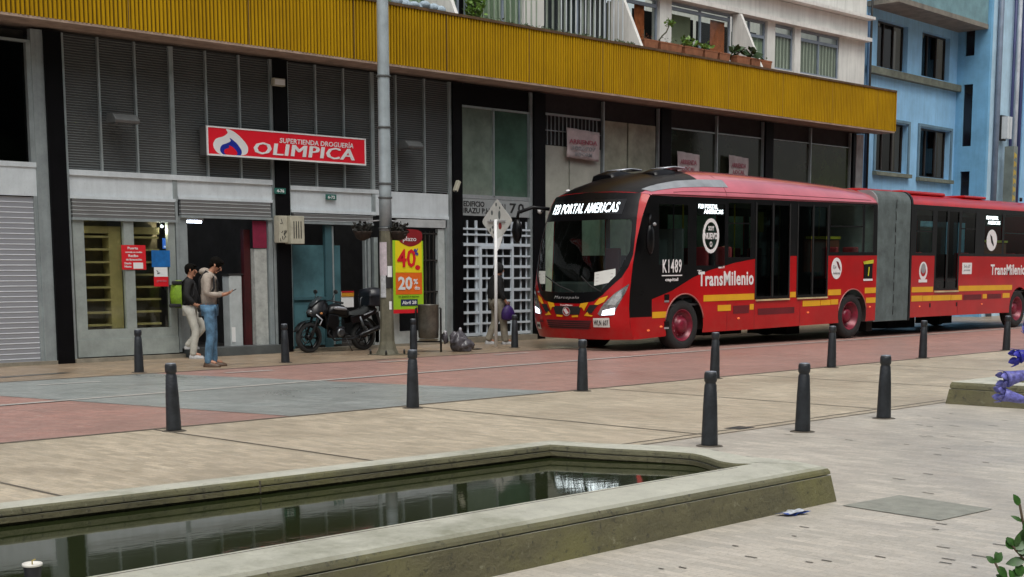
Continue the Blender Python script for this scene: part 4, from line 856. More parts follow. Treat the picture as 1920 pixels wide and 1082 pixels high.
# mirrors
MB(B1).tube([(-8.35, 2.4, 2.72), (-8.6, 2.62, 2.76), (-8.85, 2.78, 2.66), (-8.88, 2.80, 2.5)], .035, 8).build('mirror_arm', blk, bus)
MB(B1).ball((-8.88, 2.80, 2.30), (.09, .12, .25)).build('wing_mirror', blk, bus)
MB(B1).tube([(-8.05, 0, 2.55), (-8.2, -.12, 2.5), (-8.25, -.15, 2.35)], .025, 8).build('mirror_arm', blk, bus)
MB(B1).ball((-8.22, -.14, 2.08), (.10, .07, .30)).build('wing_mirror', blk, bus); MB(B1).ball((-8.16, -.20, 2.36), (.04, .03, .035)).build('mirror_lamp', grey_v, bus)
# far side, inside, underside
FW = [rect(a, a+.72, 1.8, 2.68) for a in (-7.3, -6.45, -5.6, -4.6, -3.6, -2.6, -1.7)]
mb = MB(B1); conform(mb, [(-8.2, .85), (-.27, .85), (-.27, 2.86), (-8.05, 2.86)], lambda x_, z_: (x_, 2.52, z_), 0, FW); mb.build('inner_lining', under, bus)
mb = MB(B1); conform(mb, [(-8.2, .25), (-.27, .29), (-.27, 2.905), (-8.05, 2.905)], lambda x_, z_: (x_, 2.56, z_), 0, FW); mb.build('far_side_wall', red, bus)
mb = MB(B1)
for r_ in FW: conform(mb, r_, lambda x_, z_: (x_, 2.55, z_), 0)
mb.build('far_side_glass', farg, bus)
inn = mat('cabin_lining', (.16, .17, .17), .7); floor_m = mat('cabin_floor', (.05, .05, .055), .7); seat_r = mat('seat_red', (.30, .02, .03), .6); seat_y = mat('rail_yellow', (.65, .6, .05), .4)
bxs('cabin_floor', floor_m, [(-8.3, -.3, .05, 2.5, .80, .84)], B1); bxs('cabin_ceiling', inn, [(-7.9, -.3, .05, 2.5, 2.86, 2.89)], B1)
bxs('dashboard', floor_m, [(-8.35, -7.9, .3, 2.3, .84, 1.28)], B1, bevel=.04); bxs('driver_partition', floor_m, [(-7.0, -6.95, .1, 1.2, .84, 2.3)], B1)
MB(B1).tube([(-7.95+.10*math.cos(a)*.4, .75+.22*math.cos(a), 1.38+.2*math.sin(a)) for a in [2*math.pi*k/16 for k in range(17)]], .016, 6).build('steering_wheel', rub, bus)
def seat(fr, x_, y_):
    bxs('seat', seat_r, [(x_-.22, x_+.22, y_-.2, y_+.2, 1.22, 1.30), (x_+.16, x_+.24, y_-.2, y_+.2, 1.30, 1.95), (x_-.02, x_+.04, y_-.04, y_+.04, .84, 1.22)], fr, bevel=.03)
for x_ in (-6.3, -5.55, -1.75, -.95): seat(B1, x_, .38)
for x_ in (-6.9, -6.1, -5.3, -4.5, -3.7, -2.9, -2.1, -1.3): seat(B1, x_, 2.2)
bxs('inner_panel', mat('panel_brown', (.30, .10, .06), .6, var=.3), [(-2.2, -.85, .62, .66, 1.4, 2.12)], B1); bxs('grab_rail', seat_y, [(-2.2, -.85, .58, .62, 2.13, 2.19)], B1)
for x_ in (-7.3, -5.9, -4.2, -2.6, -1.1): MB(B1).tube([(x_, 1.0, .84), (x_, 1.0, 2.88)], .018, 6).build('grab_pole', seat_y, bus)
bxs('underbody', under, [(-8.3, -7.7, .3, 2.3, .28, .8), (-6.3, -1.9, .35, 2.25, .30, .8), (-7.7, -6.3, .75, 1.8, .3, .8), (-1.9, -.3, .8, 1.8, .3, .8)], B1)
bxs('wheel_housing', under, [(-7.66, -6.4, .04, .06, .95, 1.05), (-7.66, -6.4, .6, .64, .3, 1.05), (-1.8, -.62, .6, .64, .3, 1.05), (-7.66, -6.4, .06, .6, 1.02, 1.05), (-1.8, -.62, .06, .6, 1.02, 1.05)], B1)
def wheel(fr, x_, y_, zc, front, outward=-1):
    Mx = fr @ Matrix.Translation((x_, y_, zc)) @ Matrix.Rotation(R(90 if outward < 0 else -90), 4, 'X')
    wh = MB(Mx).lathe([(.33, -.28), (.44, -.28), (.485, -.25), (.50, -.18), (.50, -.08), (.485, -.02), (.45, .005), (.36, .01), (.30, -.01), (.285, -.04)], n=40, cap=False).build('wheel', rub, bus)
    MB(Mx).lathe([(.02, -.27), (.29, -.27), (.285, -.045), (.30, -.005), (.315, -.002), (.315, -.006), (.27, -.04), (.25, -.10 if front else -.2), (.20, -.09 if front else -.21), (.15, -.05 if front else -.18), (.145, .0 if front else -.07), (.10, .035 if front else -.05), (.02, .04 if front else -.045)], n=32).build('rim', mat('rim_red', (.28, .012, .04), .35, .1, var=.4, scale=8), wh)
    mb = MB(Mx)
    for k in range(10): mb.ball((.19*math.cos(k*.628), .19*math.sin(k*.628), -.08 if front else -.195), .018, sub=1)
    mb.build('wheel_nuts', mat('nut_pink', (.45, .12, .16), .4, .3), wh)
wheel(B1, -7.03, .05, .42, True); wheel(B1, -1.2, .05, .42, False)
wheel(B1, -7.4, 2.2, .42, True, 1); wheel(B1, -1.2, 2.5, .42, False, 1)
bxs('axle_box', under, [(-4.7, -3.4, 1.4, 2.3, .08, .4)], B1); bxs('axle_box', under, [(-2.0, -1.5, 1.2, 2.3, .0, .4)], B1)
# bellows
mb = MB(B2)
def bring(x_, o):
    y0, y1, z0, z1, r_ = .03-o, 2.53+o, .36-o*.5, 3.32+o, .28
    P = [(y0, z0)] + [(y0+r_-r_*math.cos(a), z1-r_+r_*math.sin(a)) for a in [R(15*k) for k in range(7)]] + [(y1-r_+r_*math.sin(a), z1-r_+r_*math.cos(a)) for a in [R(15*k) for k in range(7)]] + [(y1, z0)]
    return [(x_, y, z) for y, z in P]
n = 46; mb.loft([bring(-.27+1.5*k/n, .018 if k % 2 else -.018) for k in range(n+1)], closed=True, smooth=False)
bel = mat('bellows_fabric', (.13, .165, .165), .6, var=.35, scale=3, streak=.4); mb.build('bellows', bel, bus)
mb = MB(B2); mb.loft([bring(1.22, .03), bring(1.30, .03)], closed=True, smooth=False); mb.build('bellows_frame', blk, bus)
mb = MB(B2); mb.loft([bring(-.33, .01), bring(-.27, .01)], closed=True, smooth=False); mb.build('bellows_frame', mat('frame_grey', (.3, .3, .3), .5), bus)
mb = MB(B2)
for k in range(10): mb.tube([(.5+random.uniform(-.02, .02), -.008, .5+k*.27), (.5+random.uniform(-.02, .02), -.008, .7+k*.27)], .008, 5)
mb.build('bellows_crease', under, bus); bxs('bellows_strut', under, [(-.15, .1, .3, .5, .12, .4)], B2)
# rear section
side('side_panel', [(1.30, .41), (2.4, .41)] + [(6.5, .41)] + arch(7.08, .5, .57, .42) + [(7.7, .42), (9.6, .42), (9.6, 1.86), (3.65, 1.86), (3.65, 1.03), (2.40, 1.03), (2.40, 1.86), (1.30, 1.86)], red, B2)
W3 = [rect(1.48, 2.25, 1.93, 2.93), rect(3.72, 4.46, 1.93, 2.93), rect(4.95, 5.92, 1.93, 2.93), rect(6.05, 7.5, 1.93, 2.93), rect(7.6, 9.3, 1.93, 2.93)]; D3 = [rect(2.48, 2.98, 1.08, 2.93), rect(3.07, 3.58, 1.08, 2.93)]
side('window_band', [(1.30, 1.861), (2.40, 1.861), (2.40, 1.031), (3.65, 1.031), (3.65, 1.861), (9.6, 1.861), (9.6, 3.05), (1.30, 3.05)], blk, B2, holes=W3+D3)
for r_ in W3: side('side_window', r_, busg, B2, -.012)
for r_ in D3: side('door_leaf', r_, doorg, B2, -.02)
bxs('window_rail', blk, [(1.48, 2.25, -.004, .03, 2.42, 2.45), (6.05, 7.5, -.004, .03, 2.45, 2.48), (3.72, 4.46, -.004, .03, 2.52, 2.55)], B2)
yb('yellow_stripe', yel, [(1.34, 2.37, 1.0, 1.125), (3.68, 6.62, 1.0, 1.13), (1.34, 1.87, .785, .92), (1.89, 2.33, .785, .915), (2.35, 3.28, .785, .915), (3.30, 3.86, .785, .91), (4.98, 5.2, .80, .91), (6.1, 6.5, .80, .92)], B2)
yb('door_step', cream, [(2.42, 3.63, .985, 1.022)], B2, -.03); yb('side_vent', redd, [(3.95, 4.9, .78, .91), (5.25, 6.0, .79, .91)], B2)
yb('panel_gap', redd, [(3.66, 3.67, .42, .98)], B2, -.002)
for x_ in (1.75, 4.95): MB(B2).ball((x_, -.004, .66), (.04, .012, .02)).build('marker_lamp', MATS['orange_lamp'], bus)
for x_ in (2.25, 3.6): bxs('jack_slot', blk, [(x_-.03, x_+.03, -.006, -.001, .63, .73)], B2)
mb = MB(B2); ring2 = lambda x_, h: [(x_, 1.28+1.28*math.cos(math.pi*(1-k/NU)), 3.05+h*sup(math.cos(math.pi*(1-k/NU)))) for k in range(NU+1)]
mb.loft([ring2(1.30, .29), ring2(1.5, .31), ring2(9.6, .31)], caps=False); mb.build('roof', red, bus)
bxs('roof_hatch', red, [(1.7, 3.9, .55, 1.9, 3.33, 3.42)], B2, bevel=.05); bxs('roof_hatch', red, [(4.8, 6.0, .5, 1.7, 3.33, 3.40)], B2, bevel=.04); bxs('roof_hatch', red, [(-.3, 1.2, .5, 1.9, 3.30, 3.39)], B2, bevel=.04)
MB(B2).tube([(8.0, .5, 3.35), (8.0, .5, 3.45)], .04, 8).build('roof_vent', blk, bus)
mb = MB(B2); FW2 = [rect(a, a+.75, 1.95, 2.85) for a in (1.5, 2.4, 3.4, 4.4, 5.4, 6.3, 7.2, 8.2)]; conform(mb, [(1.3, .42), (9.6, .42), (9.6, 3.05), (1.3, 3.05)], lambda x_, z_: (x_, 2.56, z_), 0, FW2); mb.build('far_side_wall', red, bus)
mb = MB(B2); conform(mb, [(1.3, .97), (9.6, .97), (9.6, 3.0), (1.3, 3.0)], lambda x_, z_: (x_, 2.52, z_), 0, FW2); mb.build('inner_lining', under, bus)
mb = MB(B2)
for r_ in FW2: conform(mb, r_, lambda x_, z_: (x_, 2.55, z_), 0)
mb.build('far_side_glass', farg, bus)
bxs('cabin_floor', floor_m, [(1.3, 9.6, .05, 2.5, .93, .97)], B2); bxs('cabin_ceiling', inn, [(1.3, 9.6, .05, 2.5, 3.0, 3.03)], B2); bxs('rear_wall', red, [(9.6, 9.66, 0, 2.56, .42, 3.2)], B2)
for x_ in (1.9, 4.3, 5.3, 6.9, 7.9): seat(B2, x_, .38)
for x_ in (1.9, 2.9, 3.9, 4.9, 5.9, 6.9, 7.9): seat(B2, x_, 2.2)
bxs('inner_panel', MATS['panel_brown'], [(6.0, 7.5, .62, .66, 1.5, 2.22)], B2); bxs('grab_rail', seat_y, [(6.0, 7.5, .58, .62, 2.24, 2.30)], B2)
bxs('underbody', under, [(1.3, 6.3, .35, 2.25, .42, .93), (6.3, 7.9, .8, 1.8, .4, .93), (7.9, 9.5, .35, 2.2, .42, .93)], B2); bxs('wheel_housing', under, [(6.45, 7.7, .6, .64, .4, 1.1)], B2)
wheel(B2, 7.08, .05, .5, False); wheel(B2, 7.08, 2.5, .5, False, 1); bxs('axle_box', under, [(2.9, 4.3, 1.5, 2.3, .06, .5)], B2); bxs('axle_box', under, [(5.8, 6.5, 1.6, 2.3, .1, .5)], B2)
st('TransMilenio', B2, 5.35, 1.39, 2.0, .27, white_v, 'operator_lettering', bold=.025, spacing=1.08)
bxs('info_sign', white_v, [(3.82, 4.32, -.006, -.001, 1.42, 1.70)], B2); st('54-67', B2, 3.90, 1.57, .33, .08, grey_v, 'sign_lettering', o=.007); st('puestos', B2, 3.90, 1.48, .33, .06, grey_v, 'sign_lettering', o=.007)
disc(MB(B2), (1.86, 1.50), (.20, .22), onb(.005), hole=(.13, .13)).build('round_logo', white_v, bus); disc(MB(B2), (1.86, 1.56), (.11, .12), onb(.006)).build('logo_centre', grey_v, bus); bxs('logo_base', white_v, [(1.66, 2.06, -.007, -.001, 1.23, 1.30)], B2)
bxs('side_display', MATS['display_black'], [(4.98, 5.9, .012, .05, 2.62, 2.92)], B2); st('F23 PORTAL', B2, 5.03, 2.79, .66, .09, led, 'side_display_letters', o=-.008, bold=.01); st('AMERICAS', B2, 5.12, 2.67, .68, .09, led, 'side_display_letters', o=-.008, bold=.01)
disc(MB(B2), (5.35, 2.27), (.29, .27), onb(.004)).build('oval_sticker', white_v, bus)
mb = MB(B2); mb.prism([(5.25, 2.42), (5.35, 2.36), (5.47, 2.16), (5.45, 2.12), (5.32, 2.22)], lambda u, v, w_: (u, -w_, v), .005, .008); mb.build('sticker_leaf', blk, bus)
# ================= OPPOSITE SIDE OF THE SQUARE (behind the camera; building added to block low sky and feed reflections) =================
opp = thing('opposite_sky_block', (0, -24, 0), 'added dark grey block behind the viewer, tall enough to shut out low sky', 'building')
boxes('wall', mat('opposite_wall', (.03, .035, .035), .8, var=.3), [(-60, 90, -32, -24, 0, 27)], opp)  # height set to block low sky and darken the shop front
boxes('teal_panel_row', mat('opposite_teal_panel', (.45, .72, .64), .6), [(-60+k*5, -58.4+k*5, -23.99, -23.9, z, z+2.2) for k in range(30) for z in (1.2, 4.5, 7.8, 11.1, 14.4, 17.7, 21, 24)], opp)  # pale teal panels added to mirror as bright shapes in the bus glass
opt = thing('opposite_tree', (0, -17, 0), 'row of leafy trees across the square behind the viewer', 'trees'); opt['kind'] = 'stuff'
lm = mat('opposite_leaf', (.04, .09, .03), .7, var=.5, scale=1)
mb = MB(); random.seed(5)
for k in range(26):
    c0 = Vector((-38+k*4.2+random.uniform(-1, 1), -17+random.uniform(-1.5, 1.5), random.uniform(4.5, 8)))
    for j in range(7): mb.ball(c0+Vector((random.uniform(-1.6, 1.6), random.uniform(-1, 1), random.uniform(-1.5, 1.8))), random.uniform(1.1, 1.9), sub=1)
mb.build('crown', lm, opt); mb = MB()
for k in range(26): mb.tube([(-38+k*4.2, -17, 0), (-38+k*4.2, -17, 4)], .15, 6)
mb.build('trunk', stem_m, opt)

# ================= BOLLARDS =================
bol_m = mat('bollard_iron', (.028, .033, .040), .45, .2, var=.35, scale=9, spots=.35, bump=.4, bscale=40); bcap = mat('bollard_cap', (.30, .33, .38), .35, .4, var=.3, scale=20)
def bollard(x, y, label, group, first=[None]):
    if first[0] is None:
        b = thing('bollard', (0, 0, 0), label, 'bollard', group)
        MB().lathe([(.073, 0), (.073, .02), (.070, .12), (.063, .35), (.053, .535), (.046, .548), (.046, .558), (.055, .568), (.057, .60), (.056, .632), (.050, .645)], n=24).build('post', bol_m, b)
        MB().lathe([(.052, .6452), (.050, .652), (.030, .657), (.004, .658)], n=24).build('cap', bcap, b)
        MB().lathe([(.12, .0005), (.11, .005), (.074, .008)], n=20).build('base_collar', mat('collar_dirt', (.12, .10, .075), .8, var=.4, scale=12), b)
        first[0] = b
    else: b = copy_tree(first[0])
    b.location = (x, y, 0); b.rotation_euler = (R(random.uniform(-.8, .8)), R(random.uniform(-.8, .8)), random.uniform(0, 6)); b['label'] = label; b['group'] = group
G1, G2, G3 = 'iron bollards along the near kerb', 'iron bollards along the far pavement', 'iron bollards on the open plaza'
for x, y, l in ((7.36, 11.79, 'dark iron bollard nearest the left edge, in front of the red paving'), (10.47, 11.83, 'dark iron bollard in front of the trash bin, on the near kerb'),
                (13.45, 11.93, 'dark iron bollard below the front bumper of the bus, on the near kerb'), (16.3, 11.95, 'dark iron bollard partly hidden behind the biggest plaza bollard'),
                (19.38, 11.95, 'dark iron bollard below the middle wheel of the bus, on the near kerb'), (22.5, 12.06, 'dark iron bollard below the rear section of the bus, just past the bellows'),
                (25.8, 12.1, 'dark iron bollard farthest right, below the rear wheel of the bus')): bollard(x, y, l, G1)
for x, y, l in ((11.38, 19.15, 'dark iron bollard in front of the shop window with yellow shelves'), (14.28, 19.35, 'dark iron bollard just left of the black motorcycle'),
                (17.34, 19.55, 'dark iron bollard standing below the yellow and orange sale banner'), (20.22, 19.75, 'dark iron bollard in front of the white grille gate beside the bus')): bollard(x, y, l, G2)
for x, y, l in ((9.94, 7.33, 'biggest dark iron bollard, right behind the far rim of the basin'), (11.44, 7.35, 'middle one of the three dark iron bollards on the open plaza'), (13.05, 7.41, 'rightmost of the three dark iron bollards on the open plaza')): bollard(x, y, l, G3)

# ================= SIGN OVER THE SHOP =================
sg = thing('shop_sign', (16.2, 21.95, 3.6), 'long red box sign with a flame emblem and white lettering OLIMPICA', 'sign')
redf = mat('sign_red', (.60, .006, .02), .35, var=.08, emit=((.6, .01, .02), .15)); whf = mat('sign_white', (.76, .77, .77), .4, var=.05)
boxes('sign_case', mat('sign_case', (.10, .10, .10), .5), [(14.43, 18.05, 21.72, 21.94, 3.585, 4.085)], sg)
boxes('sign_frame', whf, [(14.42, 18.06, 21.69, 21.72, 3.575, 3.605), (14.42, 18.06, 21.69, 21.72, 4.065, 4.09), (14.42, 14.445, 21.69, 21.72, 3.605, 4.065), (18.03, 18.06, 21.69, 21.72, 3.605, 4.065)], sg)
boxes('sign_face', redf, [(14.445, 18.03, 21.70, 21.72, 3.605, 4.065)], sg)
def spline(P, n=6):
    out = []; N = len(P)
    for i in range(N):
        p0, p1, p2, p3 = (Vector(P[(i+k-1) % N]) for k in range(4))
        for k in range(n):
            t_ = k/n; q = .5*((2*p1)+(-p0+p2)*t_+(2*p0-5*p1+4*p2-p3)*t_**2+(-p0+3*p1-3*p2+p3)*t_**3); out.append((q.x, q.y))
    return out
def flat(name, P, y, m, par, th=.004):
    mb = MB(); conform(mb, P, lambda u, v: (u, y, v), 0); return mb.build(name, m, par)
def flame(cx, cz, w_, h_, y, m, tipx=0):
    P = [(0, -.5), (-.35, -.42), (-.5, -.15), (-.42, .1), (-.2, .22), (-.08+tipx, .36), (-.12+tipx, .5), (.1, .42), (.32, .2), (.5, -.12), (.42, -.4)]
    P = [(cx+a*w_, max(3.607, cz+b*h_)) for a, b in P]; flat('flame_emblem', spline(P), y, m, sg)
flame(14.92, 3.82, .74, .48, 21.698, whf); flame(14.92, 3.73, .46, .34, 21.695, mat('sign_blue', (.01, .03, .40), .4), .08); flame(14.91, 3.68, .28, .18, 21.692, redf)
for ddx, ddy in ((0, 0), (.016, .0015), (.032, .003)): wall_text('OLIMPICA', 15.41+ddx, 21.694-ddy, 3.655, 2.33, .215, whf, sg, shear=.12, spacing=1.07, name='lettering')
wall_text('SUPERTIENDA DROGUERÍA', 16.0, 21.696, 3.885, 1.75, .115, whf, sg, bold=.015, shear=.1, name='lettering')
# ================= SMALL THINGS ON THE FACADE =================
dk = mat('lamp_dark', (.03, .03, .03), .4, .3); lampg = mat('lamp_grey', (.16, .17, .17), .4, .3); crm = mat('box_cream', (.50, .48, .38), .5, var=.2, scale=8, spots=.3)
for x0, x1, z, l in ((12.52, 12.98, 4.0, 'dark flood lamp jutting from the louvres left of the red sign'), (19.0, 19.42, 3.96, 'dark flood lamp jutting from the louvres right of the lamp post')):
    t_ = thing('flood_lamp', ((x0+x1)/2, 22, z), l, 'lamp', 'flood lamps on the louvred front')
    mb = MB(); mb.prism([(21.52, z), (21.50, z+.05), (21.60, z+.15), (21.80, z+.17), (21.84, z+.0)], lambda u, v, w_: (w_, u, v), x0, x1); mb.build('lamp_head', lampg, t_, bevel=.01)
    boxes('lamp_glass', mat('lamp_pane', (.16, .17, .18), .15), [(x0+.03, x1-.03, 21.54, 21.80, z-.012, z-.001)], t_); boxes('bracket', dk, [(x0+.15, x0+.19, 21.84, 22.0, z+.03, z+.10), (x1-.19, x1-.15, 21.84, 22.0, z+.03, z+.10)], t_)
t_ = thing('junction_box', (16.12, 21.88, 4.95), 'small white box high on the black pillar above the red sign', 'box'); boxes('box_body', crm, [(15.98, 16.24, 21.80, 21.9, 4.93, 5.07)], t_, bevel=.01); boxes('box_lid', whf, [(16.0, 16.22, 21.79, 21.80, 4.95, 5.05)], t_)
t_ = thing('security_camera', (20.5, 21.9, 3.3), 'white security camera on the pillar right of the louvres', 'camera')
MB().tube([(20.62, 21.9, 3.18), (20.52, 21.75, 3.2)], .015, 6).build('arm', dk, t_); mb = MB(Matrix.Translation((20.52, 21.72, 3.28)) @ Matrix.Rotation(R(-65), 4, 'Y')); mb.box(-.12, .12, -.045, .045, -.04, .04); mb.build('camera_body', crm, t_, bevel=.01)
MB().ball((20.46, 21.69, 3.17), .03).build('lens', dk, t_)
t_ = thing('meter_box', (16.07, 21.88, 2.05), 'cream meter box covered in black scribbles on the pillar', 'box'); boxes('box_body', crm, [(15.97, 16.17, 21.74, 21.9, 2.06, 2.56)], t_, bevel=.008)
mb = MB(); random.seed(2)
for k in range(9):
    x_, z_ = random.uniform(16.0, 16.13), random.uniform(2.1, 2.26); mb.tube([(x_, 21.738, z_), (x_+random.uniform(-.05, .05), 21.738, z_+random.uniform(-.06, .06)), (x_+random.uniform(-.04, .04), 21.738, z_+.04)], .006, 5)
mb.tube([(16.02, 21.738, 2.5), (16.05, 21.738, 2.42), (16.0, 21.738, 2.41)], .007, 5); mb.build('scribble', black_letter, t_)
t_ = thing('meter_box', (16.33, 21.85, 2.05), 'cream vented meter box with four dark slots, right of the scribbled one', 'box'); boxes('box_body', crm, [(16.18, 16.50, 21.66, 21.85, 2.04, 2.56)], t_, bevel=.01); boxes('vent_slot', dk, [(16.245+k*.055, 16.262+k*.055, 21.655, 21.662, 2.14, 2.46) for k in range(4)], t_)
grn = mat('plate_green', (.03, .16, .13), .4)
for x0, z0, s_, l in ((15.995, 2.97, '4-76', 'small green house number plate on the black pillar'), (17.24, 2.90, '6-72', 'small green house number plate on the white shutter box')):
    t_ = thing('number_plate', (x0+.12, 21.88, z0), l, 'number plate', 'green house number plates'); boxes('plate', grn, [(x0, x0+.25, 21.875 if x0 < 17 else 21.925, 21.9 if x0 < 17 else 21.945, z0, z0+.105)], t_); wall_text(s_, x0+.04, 21.872 if x0 < 17 else 21.922, z0+.022, .17, .06, whf, t_, bold=.03)
# posters on the shop window
t_ = thing('window_poster', (13.0, 21.93, 1.6), 'red square notice with white lines of text stuck on the shop window', 'poster'); rp_ = mat('poster_red', (.66, .01, .02), .5, var=.05)
boxes('sheet', rp_, [(12.78, 13.25, 21.932, 21.936, 1.565, 1.985)], t_)
for s_, x_, z_, w_, h_ in (('Puerta', 12.9, 1.91, .20, .045), ('cerrada no recibe', 12.85, 1.85, .33, .03), ('Recibo', 12.91, 1.78, .19, .045), ('de facturación', 12.86, 1.72, .31, .035), ('Desde', 12.83, 1.655, .13, .035), ('Hasta', 12.83, 1.60, .13, .035)): wall_text(s_, x_, 21.930, z_, w_, h_, whf, t_, bold=.02)
boxes('white_patch', whf, [(13.0, 13.19, 21.929, 21.931, 1.58, 1.685)], t_)
t_ = thing('window_poster', (13.55, 21.95, 1.6), 'blank bright blue poster stuck on the shop window', 'poster'); boxes('sheet', mat('poster_blue', (.01, .17, .52), .5, var=.3, scale=9), [(13.37, 13.74, 21.941, 21.944, 1.61, 1.90)], t_)
t_ = thing('window_poster', (13.55, 21.95, 1.3), 'small white poster with a red lower half, below the blue one', 'poster'); boxes('sheet', whf, [(13.41, 13.68, 21.941, 21.944, 1.44, 1.605)], t_); boxes('red_half', rp_, [(13.40, 13.69, 21.940, 21.943, 1.27, 1.438)], t_)
mb = MB(); mb.tube([(13.46, 21.939, 1.55), (13.49, 21.939, 1.52), (13.47, 21.939, 1.49), (13.52, 21.939, 1.51)], .006, 5); mb.build('drawing', black_letter, t_); wall_text('gracias', 13.45, 21.938, 1.34, .2, .05, mat('poster_pink', (.6, .2, .25), .5), t_)
# upper-floor letting posters
clo = mat('cloth_banner', (.58, .50, .49), .8, var=.18, scale=4); pk = mat('print_pink', (.45, .13, .17), .7, var=.3, scale=9)
def cloth(x0, x1, z0, z1, label, seed, lines):
    random.seed(seed); t_ = thing('letting_poster', ((x0+x1)/2, 21.9, z0), label, 'poster')
    mb = MB(); n_ = 14; rows = []
    for j in range(9):
        f = j/8; rows.append([(x0+(x1-x0)*i/n_, 21.90-.02*math.sin(i*1.3+j*.4)-.01, z0+(z1-z0)*f-.05*(i/n_)+.012*math.sin(i*.9)*(1-abs(2*f-1))) for i in range(n_+1)])
    mb.loft(rows, caps=False); mb.build('cloth', clo, t_, solid=.003)
    for s_, fx, fz, fw_, fh, m_ in lines: wall_text(s_, x0+(x1-x0)*fx, 21.862, z0+(z1-z0)*fz, (x1-x0)*fw_, (z1-z0)*fh, m_, t_, bold=.02, name='poster_letters')
cloth(24.10, 25.22, 4.08, 4.74, 'large white letting banner with red and black lettering hung by the barred vent', 1, (('ARRIENDA', .06, .47, .86, .15, pk), ('3006707', .12, .25, .76, .15, grey_v), ('INFORM', .24, .05, .52, .14, grey_v)))
cloth(28.16, 29.05, 3.80, 4.45, 'pale letting poster with pink lettering, left one behind the bus roof', 2, (('ARRIENDA', .12, .52, .74, .18, pk), ('LOCAL', .2, .26, .6, .17, pk)))
cloth(30.31, 31.16, 3.85, 4.48, 'pale letting poster with pink lettering, right one behind the bus roof', 3, (('ARRIENDA', .12, .50, .74, .18, pk), ('LOCAL', .2, .24, .6, .17, pk)))
# sale banner
t_ = thing('sale_banner', (19.1, 21.7, .68), 'yellow, orange and lime sale banner reading 40 and 20 beside the lamp post', 'banner')
Yb_ = 21.66
lime = mat('banner_lime', (.36, .62, .02), .5, var=.1); byel = mat('banner_yellow', (.85, .68, .01), .5, var=.06); bor = mat('banner_orange', (.80, .15, .01), .5, var=.08)
boxes('backing', lime, [(18.68, 19.50, Yb_, Yb_+.015, .76, 2.14)], t_); boxes('foot_strip', rp_, [(18.66, 19.48, Yb_-.006, Yb_+.02, .68, .76)], t_)
boxes('yellow_panel', byel, [(18.75, 19.46, Yb_-.004, Yb_-.001, 1.50, 2.13)], t_); boxes('orange_panel', bor, [(18.75, 19.46, Yb_-.005, Yb_-.001, 1.06, 1.495)], t_)
flat('red_crown', spline([(18.84, 2.15), (18.95, 2.07), (19.15, 2.02), (19.35, 2.07), (19.46, 2.15), (19.46, 2.30), (19.3, 2.36), (19.0, 2.36), (18.84, 2.30)], 4), Yb_-.007, mat('crown_red', (.30, .01, .015), .5), t_)
for s_, x_, z_, w_, h_, m_, k_ in (('plazo', 18.95, 2.10, .36, .12, whf, 0), ('40', 18.79, 1.60, .50, .37, rp_, .02), ('%', 19.24, 1.84, .12, .14, MATS['sign_blue'], .02), ('20', 18.81, 1.15, .38, .27, whf, .03), ('%', 19.22, 1.26, .12, .11, whf, .03), ('dto', 19.25, 1.15, .14, .08, whf, .02), ('en jueves y viernes', 18.82, .99, .55, .05, mat('banner_green', (.05, .22, .02), .5), 0)):
    wall_text(s_, x_, Yb_-.010, z_, w_, h_, m_, t_, bold=k_)
boxes('dark_label', mat('label_navy', (.02, .03, .10), .5), [(18.88, 19.33, Yb_-.008, Yb_-.003, .83, .96)], t_); wall_text('Abril 28', 18.91, Yb_-.011, .86, .38, .07, whf, t_, bold=.02)
disc(MB(), (19.34, 1.60), (.07, .05), lambda u, v: (u, Yb_-.009, v)).build('red_dot', rp_, t_)

# ================= LAMP POST =================
lp = thing('lamp_post', (16.97, 19.86, 0), 'tall pale steel lamp post with a rusty brown lower part, in front of the shops', 'lamp post')
Tl = Matrix.Translation((16.97, 19.86, 0)); pm = mat('post_pale', (.42, .49, .52), .45, .2, var=.2, scale=3, streak=.3); pd = mat('post_brown', (.17, .16, .11), .7, .1, var=.35, scale=5, streak=.5, spots=.4, bump=.4)
MB(Tl).lathe([(.115, 2.25), (.112, 3.0), (.108, 5.0), (.10, 8.8), (.09, 9)], n=16).build('upper_shaft', pm, lp)
MB(Tl).lathe([(.22, 0), (.21, .02), (.17, .10), (.135, .25), (.125, .6), (.122, 1.5), (.118, 2.25)], n=8, smooth=False).build('lower_shaft', pd, lp)
for z in (2.3, 2.85, 3.1, 4.1, 5.0): MB(Tl).lathe([(.12, z-.02), (.127, z-.015), (.127, z+.015), (.12, z+.02)], n=16).build('band', mat('band_dark', (.12, .13, .13), .5, .3), lp)
boxes('base_plate', pd, [(16.97-.26, 16.97+.26, 19.6, 20.12, 0, .015)], lp)
for a, b in ((-.22, -.22), (.22, -.22), (.22, .22), (-.22, .22)): MB(Tl).lathe([(.02, .015), (.02, .07), (.012, .10)], Matrix.Translation((a, b, 0)), n=8).build('bolt', dk, lp)
MB(Tl).tube([(0, 0, 8.7), (-.3, -1, 9.1), (-.5, -2.2, 9.2)], .05, 8).build('lamp_arm', pm, lp); MB(Tl).ball((-.55, -2.4, 9.15), (.15, .35, .08)).build('lamp_head', dk, lp)
def wrap(name, z0, z1, a0, a1, m, r=.126, j=.0):
    mb = MB(Tl); rows = []
    for k in range(5): z = z0+(z1-z0)*k/4; rows.append([((r+j*random.random())*math.cos(a0+(a1-a0)*i/8), (r+j*random.random())*math.sin(a0+(a1-a0)*i/8), z) for i in range(9)])
    mb.loft(rows, caps=False); return mb.build(name, m, lp)
wrap('torn_poster', 1.45, 2.05, R(170), R(235), mat('paper_pinkish', (.55, .48, .52), .7, var=.2, scale=14), .130, .008)
wrap('torn_poster', 1.05, 1.45, R(175), R(225), mat('paper_pale', (.52, .54, .56), .7, var=.3, scale=18), .131, .008)
